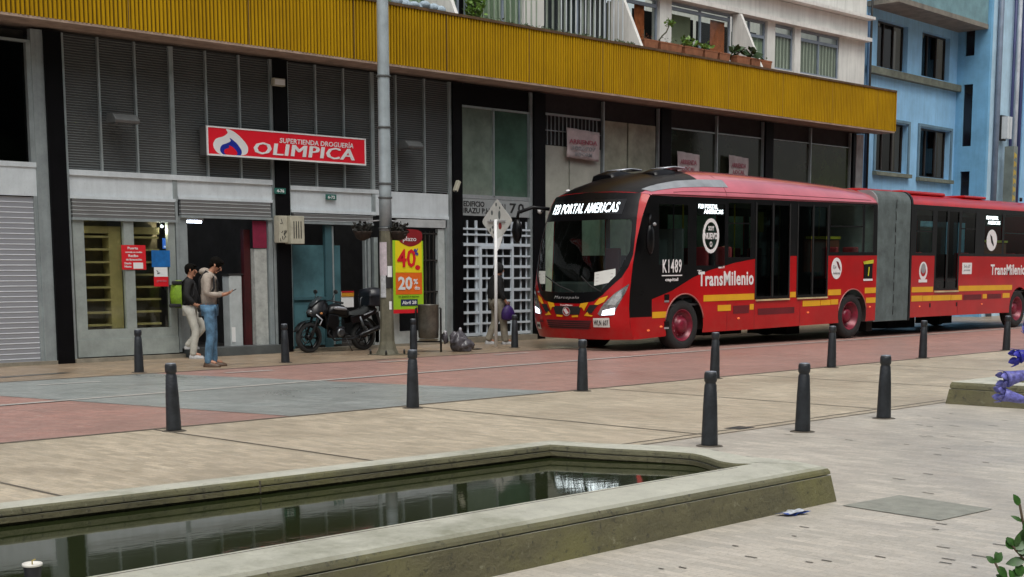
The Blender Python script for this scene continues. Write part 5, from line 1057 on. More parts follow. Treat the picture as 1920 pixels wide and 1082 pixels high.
wrap('round_sticker', 1.42, 1.62, R(240), R(285), whf, .128); wrap('dark_sticker', 1.22, 1.60, R(225), R(300), black_letter, .1265); wrap('white_mark', .83, .98, R(250), R(275), whf, .129)
rth = Vector((rt.x, rt.y, 0)).normalized()
bas = mat('basket_brown', (.035, .022, .015), .9, var=.4, scale=12)
for sgn, d_, l in ((-1, .42, 'dark hanging plant basket on the left of the lamp post'), (1, .24, 'dark hanging plant basket on the right of the lamp post')):
    c = Vector((16.97, 19.86, 2.22))+rth*sgn*d_
    t_ = thing('hanging_basket', tuple(c), l, 'plant basket', 'hanging baskets on the lamp post')
    MB(Matrix.Translation(c)).lathe([(.03, -.14), (.12, -.10), (.17, 0), (.18, .03), (.15, .03)], n=14).build('bowl', bas, t_)
    mb = MB(); leaves(mb, c+Vector((0, 0, .05)), (.18, .17, .13), 220, .08); mb.build('foliage', mat('basket_leaf', (.018, .016, .010), .7, var=.5, scale=20), t_, recalc=False)
    MB().tube([c+Vector((0, 0, .05)), c+Vector((0, 0, .2)), Vector((16.97, 19.86, 2.45))], .012, 6).build('bracket', grey_v, t_)

# ================= DIAMOND SIGN ON A POST =================
sp = thing('street_sign', (20.27, 20.33, 0), 'white diamond sign seen from behind on a thin white post, spotted with stickers', 'sign')
MB().tube([(20.27, 20.33, 0), (20.27, 20.33, 2.55)], .034, 10).build('post', whf, sp)
mb = MB(); mb.prism([(-.0, .43), (.045, .40), (.40, .045), (.42, 0), (.40, -.045), (.045, -.40), (0, -.42), (-.045, -.40), (-.40, -.045), (-.42, 0), (-.40, .045), (-.045, .40)], lambda u, v, w_: (20.31+w_, 20.33+u, 2.52+v), 0, .006); mb.build('diamond_plate', mat('sign_back', (.62, .63, .60), .45, .1, var=.12, scale=8), sp)
boxes('cross_bar', grey_v, [(20.285, 20.305, 20.08, 20.58, 2.50, 2.53)], sp)
mb = MB()
for a, b, r1, r2 in ((.02, .33, .025, .04), (.14, .17, .03, .05), (.18, .02, .015, .02), (-.07, .12, .035, .09), (.12, -.12, .03, .03), (.19, -.17, .02, .04), (.1, -.22, .02, .03), (-.08, .26, .02, .03)): disc(mb, (a, b), (r1, r2), lambda u, v: (20.307, 20.33+u, 2.52+v), 10)
mb.build('sticker', mat('sticker_dark', (.12, .14, .14), .6), sp); disc(MB(), (-.09, -.10), (.05, .07), lambda u, v: (20.306, 20.33+u, 2.52+v), 10).build('red_sticker', mat('sticker_red', (.25, .02, .02), .6), sp)
mb = MB(); mb.prism([(.0, -.36), (-.18, -.28), (-.10, -.5), (.0, -.62)], lambda u, v, w_: (20.30+w_, 20.33+u, 2.52+v), 0, .004); mb.build('lower_plate', whf, sp)

# ================= TRASH BIN, BAG =================
tb = thing('trash_bin', (18.05, 19.92, 0), 'cylindrical steel trash bin hung in a two-legged frame', 'trash bin'); Tb = Matrix.Translation((18.05, 19.92, 0)) @ Matrix.Rotation(R(-44), 4, 'Z')
MB(Tb).lathe([(.17, .26), (.19, .275), (.20, .5), (.20, .88), (.205, .885), (.205, .90), (.185, .90), (.185, .6)], n=28).build('bin_drum', mat('bin_steel', (.20, .19, .16), .4, .6, var=.35, scale=6, streak=.5, spots=.4), tb)
for s_ in (-1, 1): MB(Tb).tube([(s_*.235, 0, 0), (s_*.235, 0, .82), (s_*.21, 0, .84)], .02, 8).build('leg', dk, tb)
MB(Tb).tube([(-.235, 0, .20), (.235, 0, .20)], .018, 8).build('cross_bar', dk, tb); MB(Tb).box(-.19, .19, -.02, .02, .215, .25).build('bin_support', crm, tb)
bg = thing('garbage_bag', (18.55, 19.62, 0), 'knotted grey plastic garbage bag slumped beside the trash bin', 'bag')
mb = MB(); mb.ball((18.55, 19.62, .17), (.18, .17, .20), sub=4); mb.ball((18.64, 19.53, .11), (.17, .15, .13), sub=4); mb.ball((18.47, 19.66, .27), (.09, .08, .12), sub=3); mb.ball((18.36, 19.78, .26), (.05, .05, .12), sub=3); mb.ball((18.58, 19.6, .34), (.045, .04, .10), sub=3)
from mathutils import noise as mn
for v in mb.bm.verts:
    n_ = mn.fractal(v.co*9, 1, 2, 3); v.co += (v.co-Vector((18.55, 19.6, .12))).normalized()*n_*.045; v.co.z = max(.004, v.co.z)
mb.build('plastic', mat('bag_plastic', (.12, .11, .125), .22, var=.5, scale=9, bump=1.0, bscale=18), bg); MB().ball((18.58, 19.6, .42), (.03, .03, .04)).build('knot', mat('bag_knot', (.45, .45, .48), .3), bg); MB().ball((18.35, 19.78, .37), (.04, .03, .035)).build('knot', MATS['bag_knot'], bg)
lit = thing('flat_litter', (19.2, 19.85, 0), 'small flat dark litter on the pavement right of the garbage bag', 'litter'); MB().ball((19.25, 19.85, .012), (.16, .06, .012)).build('scrap', under, lit)

# ================= MOTORCYCLE =================
mc = thing('motorcycle', (17.02, 21.42, 0), 'black motorcycle with a top box parked facing left before the teal shop door', 'motorcycle', rz=R(180)); Mm = wmat(mc)
mblk = mat('moto_black', (.005, .005, .006), .35, 0, var=.3, coat=.15, spec=.3); mgry = mat('moto_metal', (.035, .036, .04), .4, .6, var=.3, scale=20); msil = mat('moto_silver', (.20, .21, .22), .3, .8, var=.3, scale=20)
mseat = mat('moto_seat', (.02, .024, .024), .7); mlit = mat('moto_decal', (.50, .52, .56), .35)
def axy(x_, y_, z_): return Mm @ Matrix.Translation((x_, y_, z_)) @ Matrix.Rotation(R(90), 4, 'X')
for x_, nm in ((.66, 0), (-.66, 1)):
    wv = MB(axy(x_, 0, .29)).lathe([(.225, -.045), (.27, -.05), (.288, -.03), (.29, 0), (.288, .03), (.27, .05), (.225, .045)], n=36, cap=False).build('wheel', rub, mc)
    mb = MB(axy(x_, 0, .29)); mb.lathe([(.20, -.035), (.226, -.046), (.226, .046), (.20, .035)], n=32, cap=False)
    mb.build('rim', mblk, wv); mb = MB(axy(x_, 0, .29))
    for k in range(6):
        a = k*math.pi/3; mb.tube([(.03*math.cos(a), .03*math.sin(a), 0), (.21*math.cos(a+.12), .21*math.sin(a+.12), 0)], .014, 6)
    mb.lathe([(.05, -.06), (.055, 0), (.05, .06)], n=12); mb.build('wheel_spokes', mblk, wv)
    MB(axy(x_, 0, .29)).lathe([(.10, .06), (.12, .062), (.12, .068), (.10, .07)], n=20, cap=False).build('brake_disc', msil, wv)
for y_ in (-.09, .09):
    MB(Mm).tube([(.66, y_, .29), (.52, y_, .62), (.40, y_, .92)], [.026, .024, .02], 8).build('fork_leg', mgry, mc)
mb = MB(Mm); mb.loft([[(.66+(.32)*math.cos(a), y_, .29+.32*math.sin(a)) for y_ in (-.07, -.04, 0, .04, .07)] for a in [R(20+10*k) for k in range(13)]], caps=False); mb.build('front_mudguard', mblk, mc, solid=.006)
mb = MB(Mm); mb.loft([[(x_, s_*w_, z_) for s_, z_ in ((-1, z0), (-.9, z1), (0, z1+.03), (.9, z1), (1, z0))] for x_, w_, z0, z1 in ((.66, .05, .70, .76), (.60, .11, .66, .84), (.48, .13, .66, .94), (.34, .11, .70, .97), (.24, .07, .76, .92))]); mb.build('front_fairing', mblk, mc)
mb = MB(Mm); mb.loft([[(x_, s_*w_, z_) for s_, z_ in ((-1, z0), (-.5, z0+.02), (.5, z0+.02), (1, z0))] for x_, w_, z0 in ((.63, .06, .86), (.52, .10, .96), (.40, .10, 1.04))], caps=False); mb.build('windshield', mat('moto_screen', (.04, .05, .055), .1), mc, solid=.005)
MB(Mm).ball((.63, 0, .76), (.05, .09, .06)).build('headlight', msil, mc)
mb = MB(Mm); mb.loft([[(x_, w_*math.cos(a), zc+h_*math.sin(a)) for a in [2*math.pi*k/12 for k in range(12)]] for x_, w_, zc, h_ in ((.24, .06, .74, .06), (.18, .13, .78, .11), (.02, .16, .80, .13), (-.14, .14, .77, .12), (-.26, .09, .72, .08))], closed=True); mb.build('fuel_tank', mblk, mc)
for s_ in (-1, 1):
    mb = MB(Mm); mb.loft([[(x_, s_*.155, z0), (x_, s_*.165, z1)] for x_, z0, z1 in ((.16, .815, .86), (.06, .80, .865), (-.06, .79, .85), (-.14, .79, .82))], caps=False); mb.build('tank_decal', mlit, mc, solid=.004)
    mb = MB(Mm); mb.prism([(.34, .52), (.26, .72), (.05, .70), (.02, .56), (.14, .42)], lambda u, v, w_: (u, s_*w_, v), .10, .15); mb.build('side_shroud', mblk, mc, bevel=.012)
    mb = MB(Mm); mb.prism([(-.26, .66), (-.52, .70), (-.95, .80), (-.90, .72), (-.55, .56), (-.3, .52)], lambda u, v, w_: (u, s_*w_, v), .09, .12); mb.build('tail_panel', mblk, mc, bevel=.01)
    mb = MB(Mm); mb.prism([(-.58, .695), (-.84, .765), (-.82, .745), (-.60, .675)], lambda u, v, w_: (u, s_*w_, v), .121, .126); mb.build('tail_decal', mlit, mc)
    MB(Mm).tube([(.36, s_*.05, .95), (.30, s_*.20, .98), (.20, s_*.36, .94)], .013, 6).build('handlebar', mgry, mc); MB(Mm).tube([(.24, s_*.30, .955), (.15, s_*.42, .93)], .02, 8).build('grip', rub, mc)
    MB(Mm).tube([(.28, s_*.24, .97), (.27, s_*.28, 1.06), (.25, s_*.30, 1.12)], .008, 5).build('mirror_stem', dk, mc); MB(Mm).ball((.24, s_*.31, 1.14), (.02, .065, .045)).build('mirror', dk, mc)
    MB(Mm).ball((.48, s_*.17, .74), (.03, .03, .022)).build('turn_signal', mat('signal_amber', (.5, .2, .05), .3), mc); MB(Mm).tube([(-.16, s_*.10, .30), (-.16, s_*.24, .29)], .016, 6).build('foot_peg', rub, mc)
mb = MB(Mm); mb.loft([[(x_, s_*w_, z_) for s_, z_ in ((-1, z0), (-.9, z1), (0, z1+.015), (.9, z1), (1, z0))] for x_, w_, z0, z1 in ((-.2, .08, .70, .76), (-.36, .13, .68, .74), (-.58, .14, .70, .78), (-.70, .11, .76, .84), (-.92, .09, .78, .85))]); mb.build('seat', mseat, mc)
bxm = lambda nm, m_, bl, bv=.01: [(mb := MB(Mm)), [mb.box(*b) for b in bl], mb.build(nm, m_, mc, bevel=bv)]
bxm('engine', mgry, [(-.14, .16, -.11, .11, .26, .48), (-.02, .12, -.09, .09, .48, .64)], .03); bxm('engine_fins', mat('moto_fins', (.03, .03, .03), .6, .5), [(-.04, .14, -.105, .105, .50+k*.03, .512+k*.03) for k in range(4)], 0)
MB(Mm @ Matrix.Translation((-.02, .115, .36)) @ Matrix.Rotation(R(-90), 4, 'X')).lathe([(.09, -.02), (.09, .02), (.06, .035)], n=18).build('engine_cover', msil, mc)
MB(Mm).tube([(.10, .05, .5), (.26, .08, .36), (.12, .10, .22), (-.3, .14, .24), (-.45, .17, .30)], .02, 8).build('exhaust_pipe', mgry, mc); MB(Mm).tube([(-.42, .17, .29), (-.55, .18, .33), (-.98, .20, .46)], [.03, .05, .045], 12).build('muffler', mgry, mc); MB(Mm).tube([(-.5, .225, .34), (-.85, .245, .45)], .012, 6).build('heat_shield', msil, mc)
MB(Mm).tube([(.36, 0, .92), (.24, 0, .66), (.2, 0, .35), (-.2, 0, .26), (-.66, .07, .29)], .022, 6).build('frame', dk, mc); MB(Mm).tube([(-.2, -.09, .34), (-.66, -.09, .29)], .02, 6).build('swingarm', mgry, mc); MB(Mm).tube([(-.66, .1, .32), (-.5, .11, .66)], .028, 8).build('shock', msil, mc)
mb = MB(Mm); mb.loft([[(-.66+(.33)*math.cos(a), y_, .31+.33*math.sin(a)) for y_ in (-.07, 0, .07)] for a in [R(60+10*k) for k in range(11)]], caps=False); mb.build('rear_mudguard', mblk, mc, solid=.006)
mb = MB(Mm); mb.prism([(-.92, .72), (-1.0, .74), (-1.06, .50), (-1.02, .48)], lambda u, v, w_: (u, w_, v), -.08, .08); mb.build('plate_holder', dk, mc); MB(Mm).ball((-.98, 0, .78), (.03, .06, .03)).build('tail_light', mat('tail_red', (.3, .01, .01), .3), mc)
MB(Mm).tube([(-.12, .14, .26), (-.18, .26, .01)], .012, 6).build('kickstand', dk, mc); bxm('rack', dk, [(-1.12, -.72, -.10, .10, .845, .865)], 0)
mb = MB(Mm); mb.loft([[(x_, s_*w_, z_) for s_, z_ in ((-1, .87), (-1.08, 1.02), (-.95, z1), (0, z1+.02), (.95, z1), (1.08, 1.02), (1, .87))] for x_, w_, z1 in ((-.70, .15, 1.10), (-.74, .20, 1.17), (-.95, .22, 1.20), (-1.12, .20, 1.17), (-1.17, .15, 1.10))]); tbx = mb.build('top_box', mat('topbox_black', (.012, .013, .018), .3), mc); MB(Mm).box(-1.18, -.69, -.225, .225, 1.03, 1.045).build('box_seam', mgry, tbx)
MB(Mm).tube([(-.60, .0, .80), (-.62, 0, 1.0), (-.66, .0, 1.03)], .012, 6).build('backrest', msil, mc)
MB(Mm).tube([(.56, .11, .72), (.44, .14, .62), (.50, .14, .52)], .014, 6).build('fork_cover', mlit, mc)

# ================= NEAR PLANTS AT THE RIGHT EDGE =================
lf = mat('hedge_leaf', (.05, .15, .025), .4, var=.45, scale=60)
pt_ = thing('leafy_shrub', (3.92, .42, 0), 'green leafy shrub twigs poking in at the lower right corner', 'shrub')
def leaf(mb, p, d, nrm, l, w_):
    p = Vector(p); d = Vector(d).normalized(); s_ = d.cross(Vector(nrm)).normalized(); n_ = s_.cross(d); rows = []
    for f, ww in ((0, .08), (.2, .7), (.45, 1), (.7, .8), (.9, .35), (1, .03)):
        c = p+d*l*f-n_*(.18*l*f*f); rows.append([c-s_*w_*ww+n_*.12*w_*ww, c-n_*.0, c+s_*w_*ww+n_*.12*w_*ww])
    mb.loft(rows, caps=False)
O_ = Vector((3.391, 1.541, 0)); ox = rth
def pp(px_, py_, dd=0): return O_ + ox*((px_-1905)*.00133) + Vector((fw.x, fw.y, 0))*dd + Vector((0, 0, .819-(py_-1030)*.00136))
mb = MB()
mb.tube([(3.43, 1.50, 0), pp(1935, 1080), pp(1925, 1010), pp(1915, 975), pp(1908, 945)], .0035, 6); mb.tube([pp(1932, 1060), pp(1905, 1032), pp(1897, 1022)], .003, 6); mb.tube([(3.42, 1.52, 0), pp(1900, 1100), pp(1880, 1078), pp(1866, 1055)], .003, 6); mb.tube([pp(1930, 1075), pp(1945, 1000), pp(1950, 940)], .003, 6)
mb.build('twig', mat('twig_brown', (.09, .06, .03), .7), pt_)
mb = MB(); V = lambda a, b, c=0: ox*a+Vector((0, 0, b))+Vector((fw.x, fw.y, 0))*c; nf = -Vector((fw.x, fw.y, -.6))
for (x_, y_, a, b, l, w_) in ((1908, 948, -.5, 1, .034, .010), (1916, 978, -1, .6, .035, .006), (1922, 972, .2, -1, .045, .016), (1918, 990, .1, -1, .05, .018), (1905, 1025, .1, 1, .036, .009), (1903, 1022, -1, .9, .03, .010), (1899, 1030, -.35, .9, .034, .015), (1900, 1028, .9, .5, .036, .014), (1905, 1032, 1, .1, .03, .012),
                               (1925, 1050, -1, -.15, .05, .013), (1930, 1045, -.6, .6, .05, .012), (1866, 1056, -.9, .8, .028, .009), (1867, 1056, .5, 1, .032, .011), (1869, 1062, .7, -.6, .04, .012), (1872, 1050, -.2, .9, .022, .009), (1905, 1088, -.5, 1, .03, .01), (1900, 1085, .8, .8, .04, .013), (1918, 1082, -.3, 1, .04, .014), (1890, 1090, -.7, .5, .03, .01), (1940, 1000, -.6, .7, .04, .014), (1945, 960, .6, .7, .04, .014), (1950, 940, -.2, 1, .04, .012), (1935, 1030, -.3, 1, .04, .013)):
    leaf(mb, pp(x_, y_), V(a, b, random.uniform(-.3, .3)), nf, l, w_)
for k in range(140): 
    leaf(mb, Vector((3.46, 1.46, .1))+Vector((random.uniform(-.02, .35), random.uniform(-.35, .02), random.uniform(0, .55))), (random.gauss(0, 1), random.gauss(0, 1), .5), (0, 0, 1), .04, .012)
mb.build('leaves', lf, pt_, recalc=False)
fl = thing('lilac_flower', (3.13, 1.38, 0), 'lilac bell shaped blossoms on a tall stem at the right edge', 'flower')
lil = mat('lilac_petal', (.24, .24, .74), .5, var=.55, scale=90); lil2 = mat('lilac_dark', (.03, .03, .45), .5, var=.4, scale=80)
O2 = Vector((3.08, 1.43, 0)); q2 = lambda x_, y_, dd=0: O2+ox*((x_-1895)*.00121)+Vector((0, 0, 1.275-(y_-710)*.00124))+Vector((fw.x, fw.y, 0))*dd
MB().tube([(3.13, 1.385, 0), q2(1945, 900), q2(1940, 700), q2(1938, 640)], .005, 8).build('stem', mat('flower_stem', (.06, .14, .03), .5), fl)
for (x0, y0, x1, y1, r_, m_) in ((1935, 700, 1882, 712, .020, lil), (1930, 752, 1877, 738, .017, lil), (1935, 662, 1906, 670, .017, lil2), (1938, 640, 1925, 620, .015, lil), (1940, 720, 1985, 690, .02, lil), (1940, 690, 1975, 650, .018, lil)):
    a, b = q2(x0, y0), q2(x1, y1); d = (b-a)
    mb = MB(); mb.tube([a, a+d*.3, a+d*.7, a+d*.93], [.004, r_*.6, r_*.8, r_], 10, cap=False)
    up_ = Vector((0, 0, 1)); sd_ = d.normalized().cross(up_)
    for k in range(6):
        an = k*math.pi/3; rad = up_*math.cos(an)+sd_*math.sin(an); leaf(mb, a+d*.9+rad*r_*.7, d.normalized()+rad*.7, rad, .022, .009)
    mb.build('blossom', m_, fl, recalc=False, solid=.0008)

# ================= PEOPLE =================
def skin(name, V, E, m, parent, M_, sub=1, extra=None):
    """V: {key: (pos, rx[, ry])}; grows one continuous surface along the edges"""
    keys = list(V); me = bpy.data.meshes.new(name); me.from_pydata([M_ @ Vector(V[k][0]) for k in keys], [(keys.index(a), keys.index(b)) for a, b in E], [])
    o = bpy.data.objects.new(name, me); C.objects.link(o)
    sk = o.modifiers.new('s', 'SKIN'); sk.use_smooth_shade = True; sk.branch_smoothing = .4
    for i, k in enumerate(keys):
        r_ = V[k][1]; ry = V[k][2] if len(V[k]) > 2 else r_; me.skin_vertices[0].data[i].radius = (r_, ry)
    me.skin_vertices[0].data[0].use_root = True
    ss = o.modifiers.new('u', 'SUBSURF'); ss.levels = sub; ss.render_levels = sub
    dg = bpy.context.evaluated_depsgraph_get(); dg.update()
    nm_ = bpy.data.meshes.new_from_object(o.evaluated_get(dg)); bpy.data.objects.remove(o)
    mb = MB(); mb.bm.from_mesh(nm_)
    for f in mb.bm.faces: f.smooth = True
    if extra: extra(mb)
    return mb.build(name, m, parent, recalc=True)
skin_m = mat('skin_tone', (.42, .20, .12), .5, var=.15, scale=30)
def person(loc, rz, label, J, jacket, trouser, shoe, hairc, bulk=1, hood=False, scale=1.0, open_front=None):
    P_ = thing('person', loc, label, 'person', rz=rz); M_ = wmat(P_) @ Matrix.Scale(scale, 4)
    h = Vector(J['head']); nk = Vector(J['neck']); fwd = Vector(J.get('face', (1, 0, 0))).normalized(); left = Vector((0, 0, 1)).cross(fwd).normalized(); hup = fwd.cross(left).normalized()
    V_ = {'pel': (J['pel'], .13, .10), 'wai': (J['wai'], .12, .09), 'che': (J['che'], .14, .10), 'upc': (J['upc'], .10, .08), 'nec': (nk, .055), 'hd0': (h-hup*.075+fwd*.012, .062), 'hd1': (h, .085), 'hd2': (h+hup*.06-fwd*.01, .075)}
    E_ = [('pel', 'wai'), ('wai', 'che'), ('che', 'upc'), ('upc', 'nec'), ('nec', 'hd0'), ('hd0', 'hd1'), ('hd1', 'hd2')]
    JV = {k: V_[k] for k in ('pel', 'wai', 'che', 'upc')}; JE = E_[:3]; TV = {'pel': V_['pel']}; TE = []
    for s_ in 'LR':
        for a, r_ in (('sh', .052), ('el', .042), ('wr', .028)): V_[a+s_] = (J[a+s_], r_)
        V_['ha'+s_] = (J['ha'+s_], .036, .022); hnd = Vector(J['ha'+s_]); wr = Vector(J['wr'+s_]); d = (hnd-wr).normalized(); pn = Vector(J.get('palm'+s_, (0, 1 if s_ == 'R' else -1, 0))); sdv = d.cross(pn).normalized(); pn = sdv.cross(d).normalized()
        E_ += [('upc', 'sh'+s_), ('sh'+s_, 'el'+s_), ('el'+s_, 'wr'+s_), ('wr'+s_, 'ha'+s_)]
        for k, l_ in enumerate((.066, .076, .071, .056)):
            b0 = hnd+d*.028+sdv*(.027-.018*k); c_ = J.get('curl', .35)
            V_['f%d0%s' % (k, s_)] = (b0, .0095); V_['f%d1%s' % (k, s_)] = (b0+(d+pn*c_).normalized()*l_*.5, .0085); V_['f%d2%s' % (k, s_)] = (b0+(d+pn*c_).normalized()*l_*.5+(d+pn*c_*3).normalized()*l_*.5, .007)
            E_ += [('ha'+s_, 'f%d0%s' % (k, s_)), ('f%d0%s' % (k, s_), 'f%d1%s' % (k, s_)), ('f%d1%s' % (k, s_), 'f%d2%s' % (k, s_))]
        V_['t0'+s_] = (hnd+sdv*.038-d*.005, .011); V_['t1'+s_] = (hnd+sdv*.062+d*.03+pn*.015, .0085); E_ += [('ha'+s_, 't0'+s_), ('t0'+s_, 't1'+s_)]
        for a, r_ in (('hi', .085), ('kn', .055), ('an', .036)): V_[a+s_] = (J[a+s_], r_)
        V_['to'+s_] = (J['to'+s_], .03); E_ += [('pel', 'hi'+s_), ('hi'+s_, 'kn'+s_), ('kn'+s_, 'an'+s_), ('an'+s_, 'to'+s_)]
        sh, el, wr_ = Vector(J['sh'+s_]), Vector(J['el'+s_]), Vector(J['wr'+s_])
        JV['sh'+s_] = (sh, .072); JV['ma'+s_] = ((sh+el)/2+Vector((.005, 0, 0)), .060); JV['el'+s_] = (el, .055); JV['wr'+s_] = (wr_-(wr_-el).normalized()*.01, .040)
        JE += [('upc', 'sh'+s_), ('sh'+s_, 'ma'+s_), ('ma'+s_, 'el'+s_), ('el'+s_, 'wr'+s_)]
        hi, kn, an = Vector(J['hi'+s_]), Vector(J['kn'+s_]), Vector(J['an'+s_])
        TV['hi'+s_] = (hi, .094); TV['th'+s_] = ((hi+kn)/2, .084); TV['kn'+s_] = (kn, .070); TV['sn'+s_] = ((kn+an)/2+Vector((-.01, 0, 0)), .066); TV['cu'+s_] = (an-(kn-an).normalized()*.005, .060); TV['cv'+s_] = (an-(kn-an).normalized()*.055, .058)
        TE += [('pel', 'hi'+s_), ('hi'+s_, 'th'+s_), ('th'+s_, 'kn'+s_), ('kn'+s_, 'sn'+s_), ('sn'+s_, 'cu'+s_), ('cu'+s_, 'cv'+s_)]
    def face(mb):
        Q = lambda a, b, c: M_ @ (h+fwd*a+left*b+hup*c)
        mb.tube([Q(.078, 0, .02), Q(.108, 0, -.022), Q(.085, 0, -.03)], [.010, .016, .010], 8)
        for s2 in (-1, 1): mb.ball(Q(.0, s2*.088, -.005), (.016, .012, .028)); mb.ball(Q(.074, s2*.032, .012), (.012, .014, .009))
        mb.ball(Q(.082, 0, -.055), (.012, .024, .008)); mb.ball(Q(.06, 0, -.09), (.026, .03, .02))
    for k, r_ in (('pel', .085), ('wai', .08), ('che', .10)): V_[k] = (V_[k][0], r_, r_*.85)
    body = skin('body', V_, E_, skin_m, P_, M_, extra=face)
    for k in ('pel', 'wai', 'che', 'upc'): q = JV[k]; JV[k] = (q[0], q[1]+.022, q[2]+.028)
    JV['pel'] = (Vector(J['pel'])+Vector((0, 0, -.05)), .135, .125)
    TV['pel'] = (Vector(J['pel'])+Vector((0, 0, -.02)), .115, .095)
    JV['col'] = (Vector(nk)+Vector((-.005, 0, -.005)), .056, .056); JE.append(('upc', 'col'))
    for D_ in (JV, TV):
        for k in D_: D_[k] = (D_[k][0],)+tuple(q_*bulk for q_ in D_[k][1:])
    jk = skin('jacket', JV, JE, jacket, P_, M_)
    tr = skin('trousers', TV, TE, trouser, P_, M_)
    mb = MB(); R3 = Matrix((fwd, left, hup)).transposed().to_4x4(); T_ = M_ @ Matrix.Translation(h) @ R3
    if hood: mb.ball((-.02, 0, .02), (.112, .108, .125), T_, sub=3)
    else: mb.ball((-.022, 0, .035), (.098, .092, .090), T_, sub=3); mb.ball((-.055, 0, -.01), (.055, .080, .075), T_, sub=2); mb.ball((.045, 0, .088), (.05, .06, .03), T_, sub=2)
    for v in mb.bm.verts: v.co += Vector((mn.noise(v.co*40), mn.noise(v.co*40+Vector((9, 0, 0))), mn.noise(v.co*40+Vector((0, 9, 0)))))*.008
    mb.build('hair' if not hood else 'hat', hairc, P_)
    if not hood:
        mb = MB()
        for s2 in (-1, 1): mb.ball((.083, s2*.032, .012), (.005, .007, .0035), T_, sub=1); mb.tube([T_ @ Vector((.083, s2*.018, .032)), T_ @ Vector((.080, s2*.044, .034))], .0022, 5)
        mb.ball((.090, 0, -.055), (.006, .020, .003), T_, sub=1); mb.build('eyes_and_brows', black_letter, P_)
    for s_ in 'LR':
        an, to = Vector(J['an'+s_]), Vector(J['to'+s_]); d = (to-an); d.z = 0; d.normalize(); sd_ = Vector((-d.y, d.x, 0)); mb = MB(); rr = []
        zt = min(an.z, to.z)-.055 if 'sz'+s_ not in J else J['sz'+s_]
        for f, w_, hh in ((-.075, .028, .05), (-.05, .040, .10), (0, .044, .115), (.06, .042, .08), (.12, .047, .062), (.17, .042, .05), (.195, .022, .03)):
            c = an+d*f; c.z = zt
            rr.append([M_ @ (c+sd_*w_*a+Vector((0, 0, hh*b))) for a, b in ((-1, 0), (-1.05, .35), (-.6, .85), (0, 1), (.6, .85), (1.05, .35), (1, 0))])
        mb.loft(rr); mb.build('shoe', shoe, P_)
    return P_, M_
jeans = mat('jeans_blue', (.13, .28, .44), .8, var=.45, scale=9, bump=.8, bscale=25); beige = mat('jacket_beige', (.42, .36, .30), .85, var=.25, scale=9, bump=.8, bscale=22)
blackc = mat('cloth_black', (.012, .012, .013), .85, bump=.8, bscale=22); whitet = mat('trousers_white', (.55, .54, .48), .85, var=.2, scale=9, bump=.8, bscale=22); khaki = mat('trousers_khaki', (.30, .27, .21), .85, var=.3, scale=9, bump=.6)
brownsh = mat('shoe_brown', (.10, .055, .03), .5, var=.3, scale=20); hairb = mat('hair_black', (.006, .005, .004), .95, spec=.08); greenp = mat('pack_green', (.24, .42, .02), .7, var=.4, scale=14)
base_j = dict(pel=(0, 0, .95), wai=(0, 0, 1.09), che=(.0, 0, 1.26), upc=(-.01, 0, 1.38), neck=(.01, 0, 1.47), head=(.03, 0, 1.60),
              shL=(-.01, .17, 1.40), elL=(-.03, .24, 1.13), wrL=(.04, .24, .90), haL=(.055, .235, .83), shR=(-.01, -.17, 1.40), elR=(-.03, -.24, 1.13), wrR=(.04, -.24, .90), haR=(.055, -.235, .83),
              hiL=(0, .09, .88), knL=(.02, .10, .48), anL=(-.02, .10, .10), toL=(.13, .11, .055), hiR=(0, -.09, .88), knR=(.02, -.10, .48), anR=(-.02, -.10, .10), toR=(.13, -.11, .055), szL=0.002, szR=0.002)
# man in the beige jacket, reading his phone
J1 = dict(base_j); J1.update(head=(.115, 0, 1.565), neck=(.045, 0, 1.475), face=(.80, 0, -.60), upc=(.0, 0, 1.39), che=(-.02, 0, 1.27), shL=(0, .17, 1.40), shR=(0, -.17, 1.40), elL=(-.01, .21, 1.13), elR=(-.01, -.22, 1.12), wrL=(.22, .08, 1.12), wrR=(.22, -.09, 1.11), haL=(.295, .045, 1.14), haR=(.295, -.05, 1.13), palmL=(0, -.5, 1), palmR=(0, .5, 1), knL=(.03, .09, .48), anL=(.03, .09, .10), toL=(.16, .12, .055), anR=(-.03, -.09, .10), toR=(.10, -.12, .055))
P1, M1 = person((12.86, 19.42, 0), R(-42), 'man in a beige jacket and blue jeans looking down at the phone in his hands', J1, beige, jeans, brownsh, hairb, scale=1.04, bulk=1.1)
def pm_(name, m, f, P_, **k): mb = MB(); f(mb); return mb.build(name, m, P_, **k)
pm_('shirt_front', blackc, lambda mb: mb.loft([[M1 @ Vector((x_, y_, z_)) for y_ in (-w_, -w_/2, 0, w_/2, w_)] for x_, w_, z_ in ((.145, .03, .92), (.142, .045, 1.05), (.135, .05, 1.2), (.128, .06, 1.33), (.10, .06, 1.43))], caps=False), P1, solid=.006)
for s_ in (-1, 1): pm_('backpack_strap', blackc, lambda mb: mb.tube([M1 @ Vector(p_) for p_ in ((-.13, s_*.10, 1.12), (-.12, s_*.12, 1.36), (-.02, s_*.13, 1.475), (.09, s_*.12, 1.38), (.10, s_*.14, 1.22), (.02, s_*.165, 1.08))], .018, 6), P1)
pm_('hood', beige, lambda mb: mb.ball((-.06, 0, 1.47), (.09, .12, .06), M1), P1); pm_('camera_strap', blackc, lambda mb: mb.tube([M1 @ Vector(p_) for p_ in ((.06, .02, 1.46), (.13, .08, 1.3), (.15, .10, 1.2))], .01, 6), P1)
phn = thing('phone', tuple(M1 @ Vector((.36, 0, 1.17))), 'dark smartphone held in the hands of the man in beige', 'phone'); mb = MB(M1 @ Matrix.Translation((.355, -.005, 1.165)) @ Matrix.Rotation(R(-30), 4, 'Y')); mb.box(-.07, .07, -.036, .036, -.004, .004); mb.build('phone_body', blackc, phn, bevel=.003)
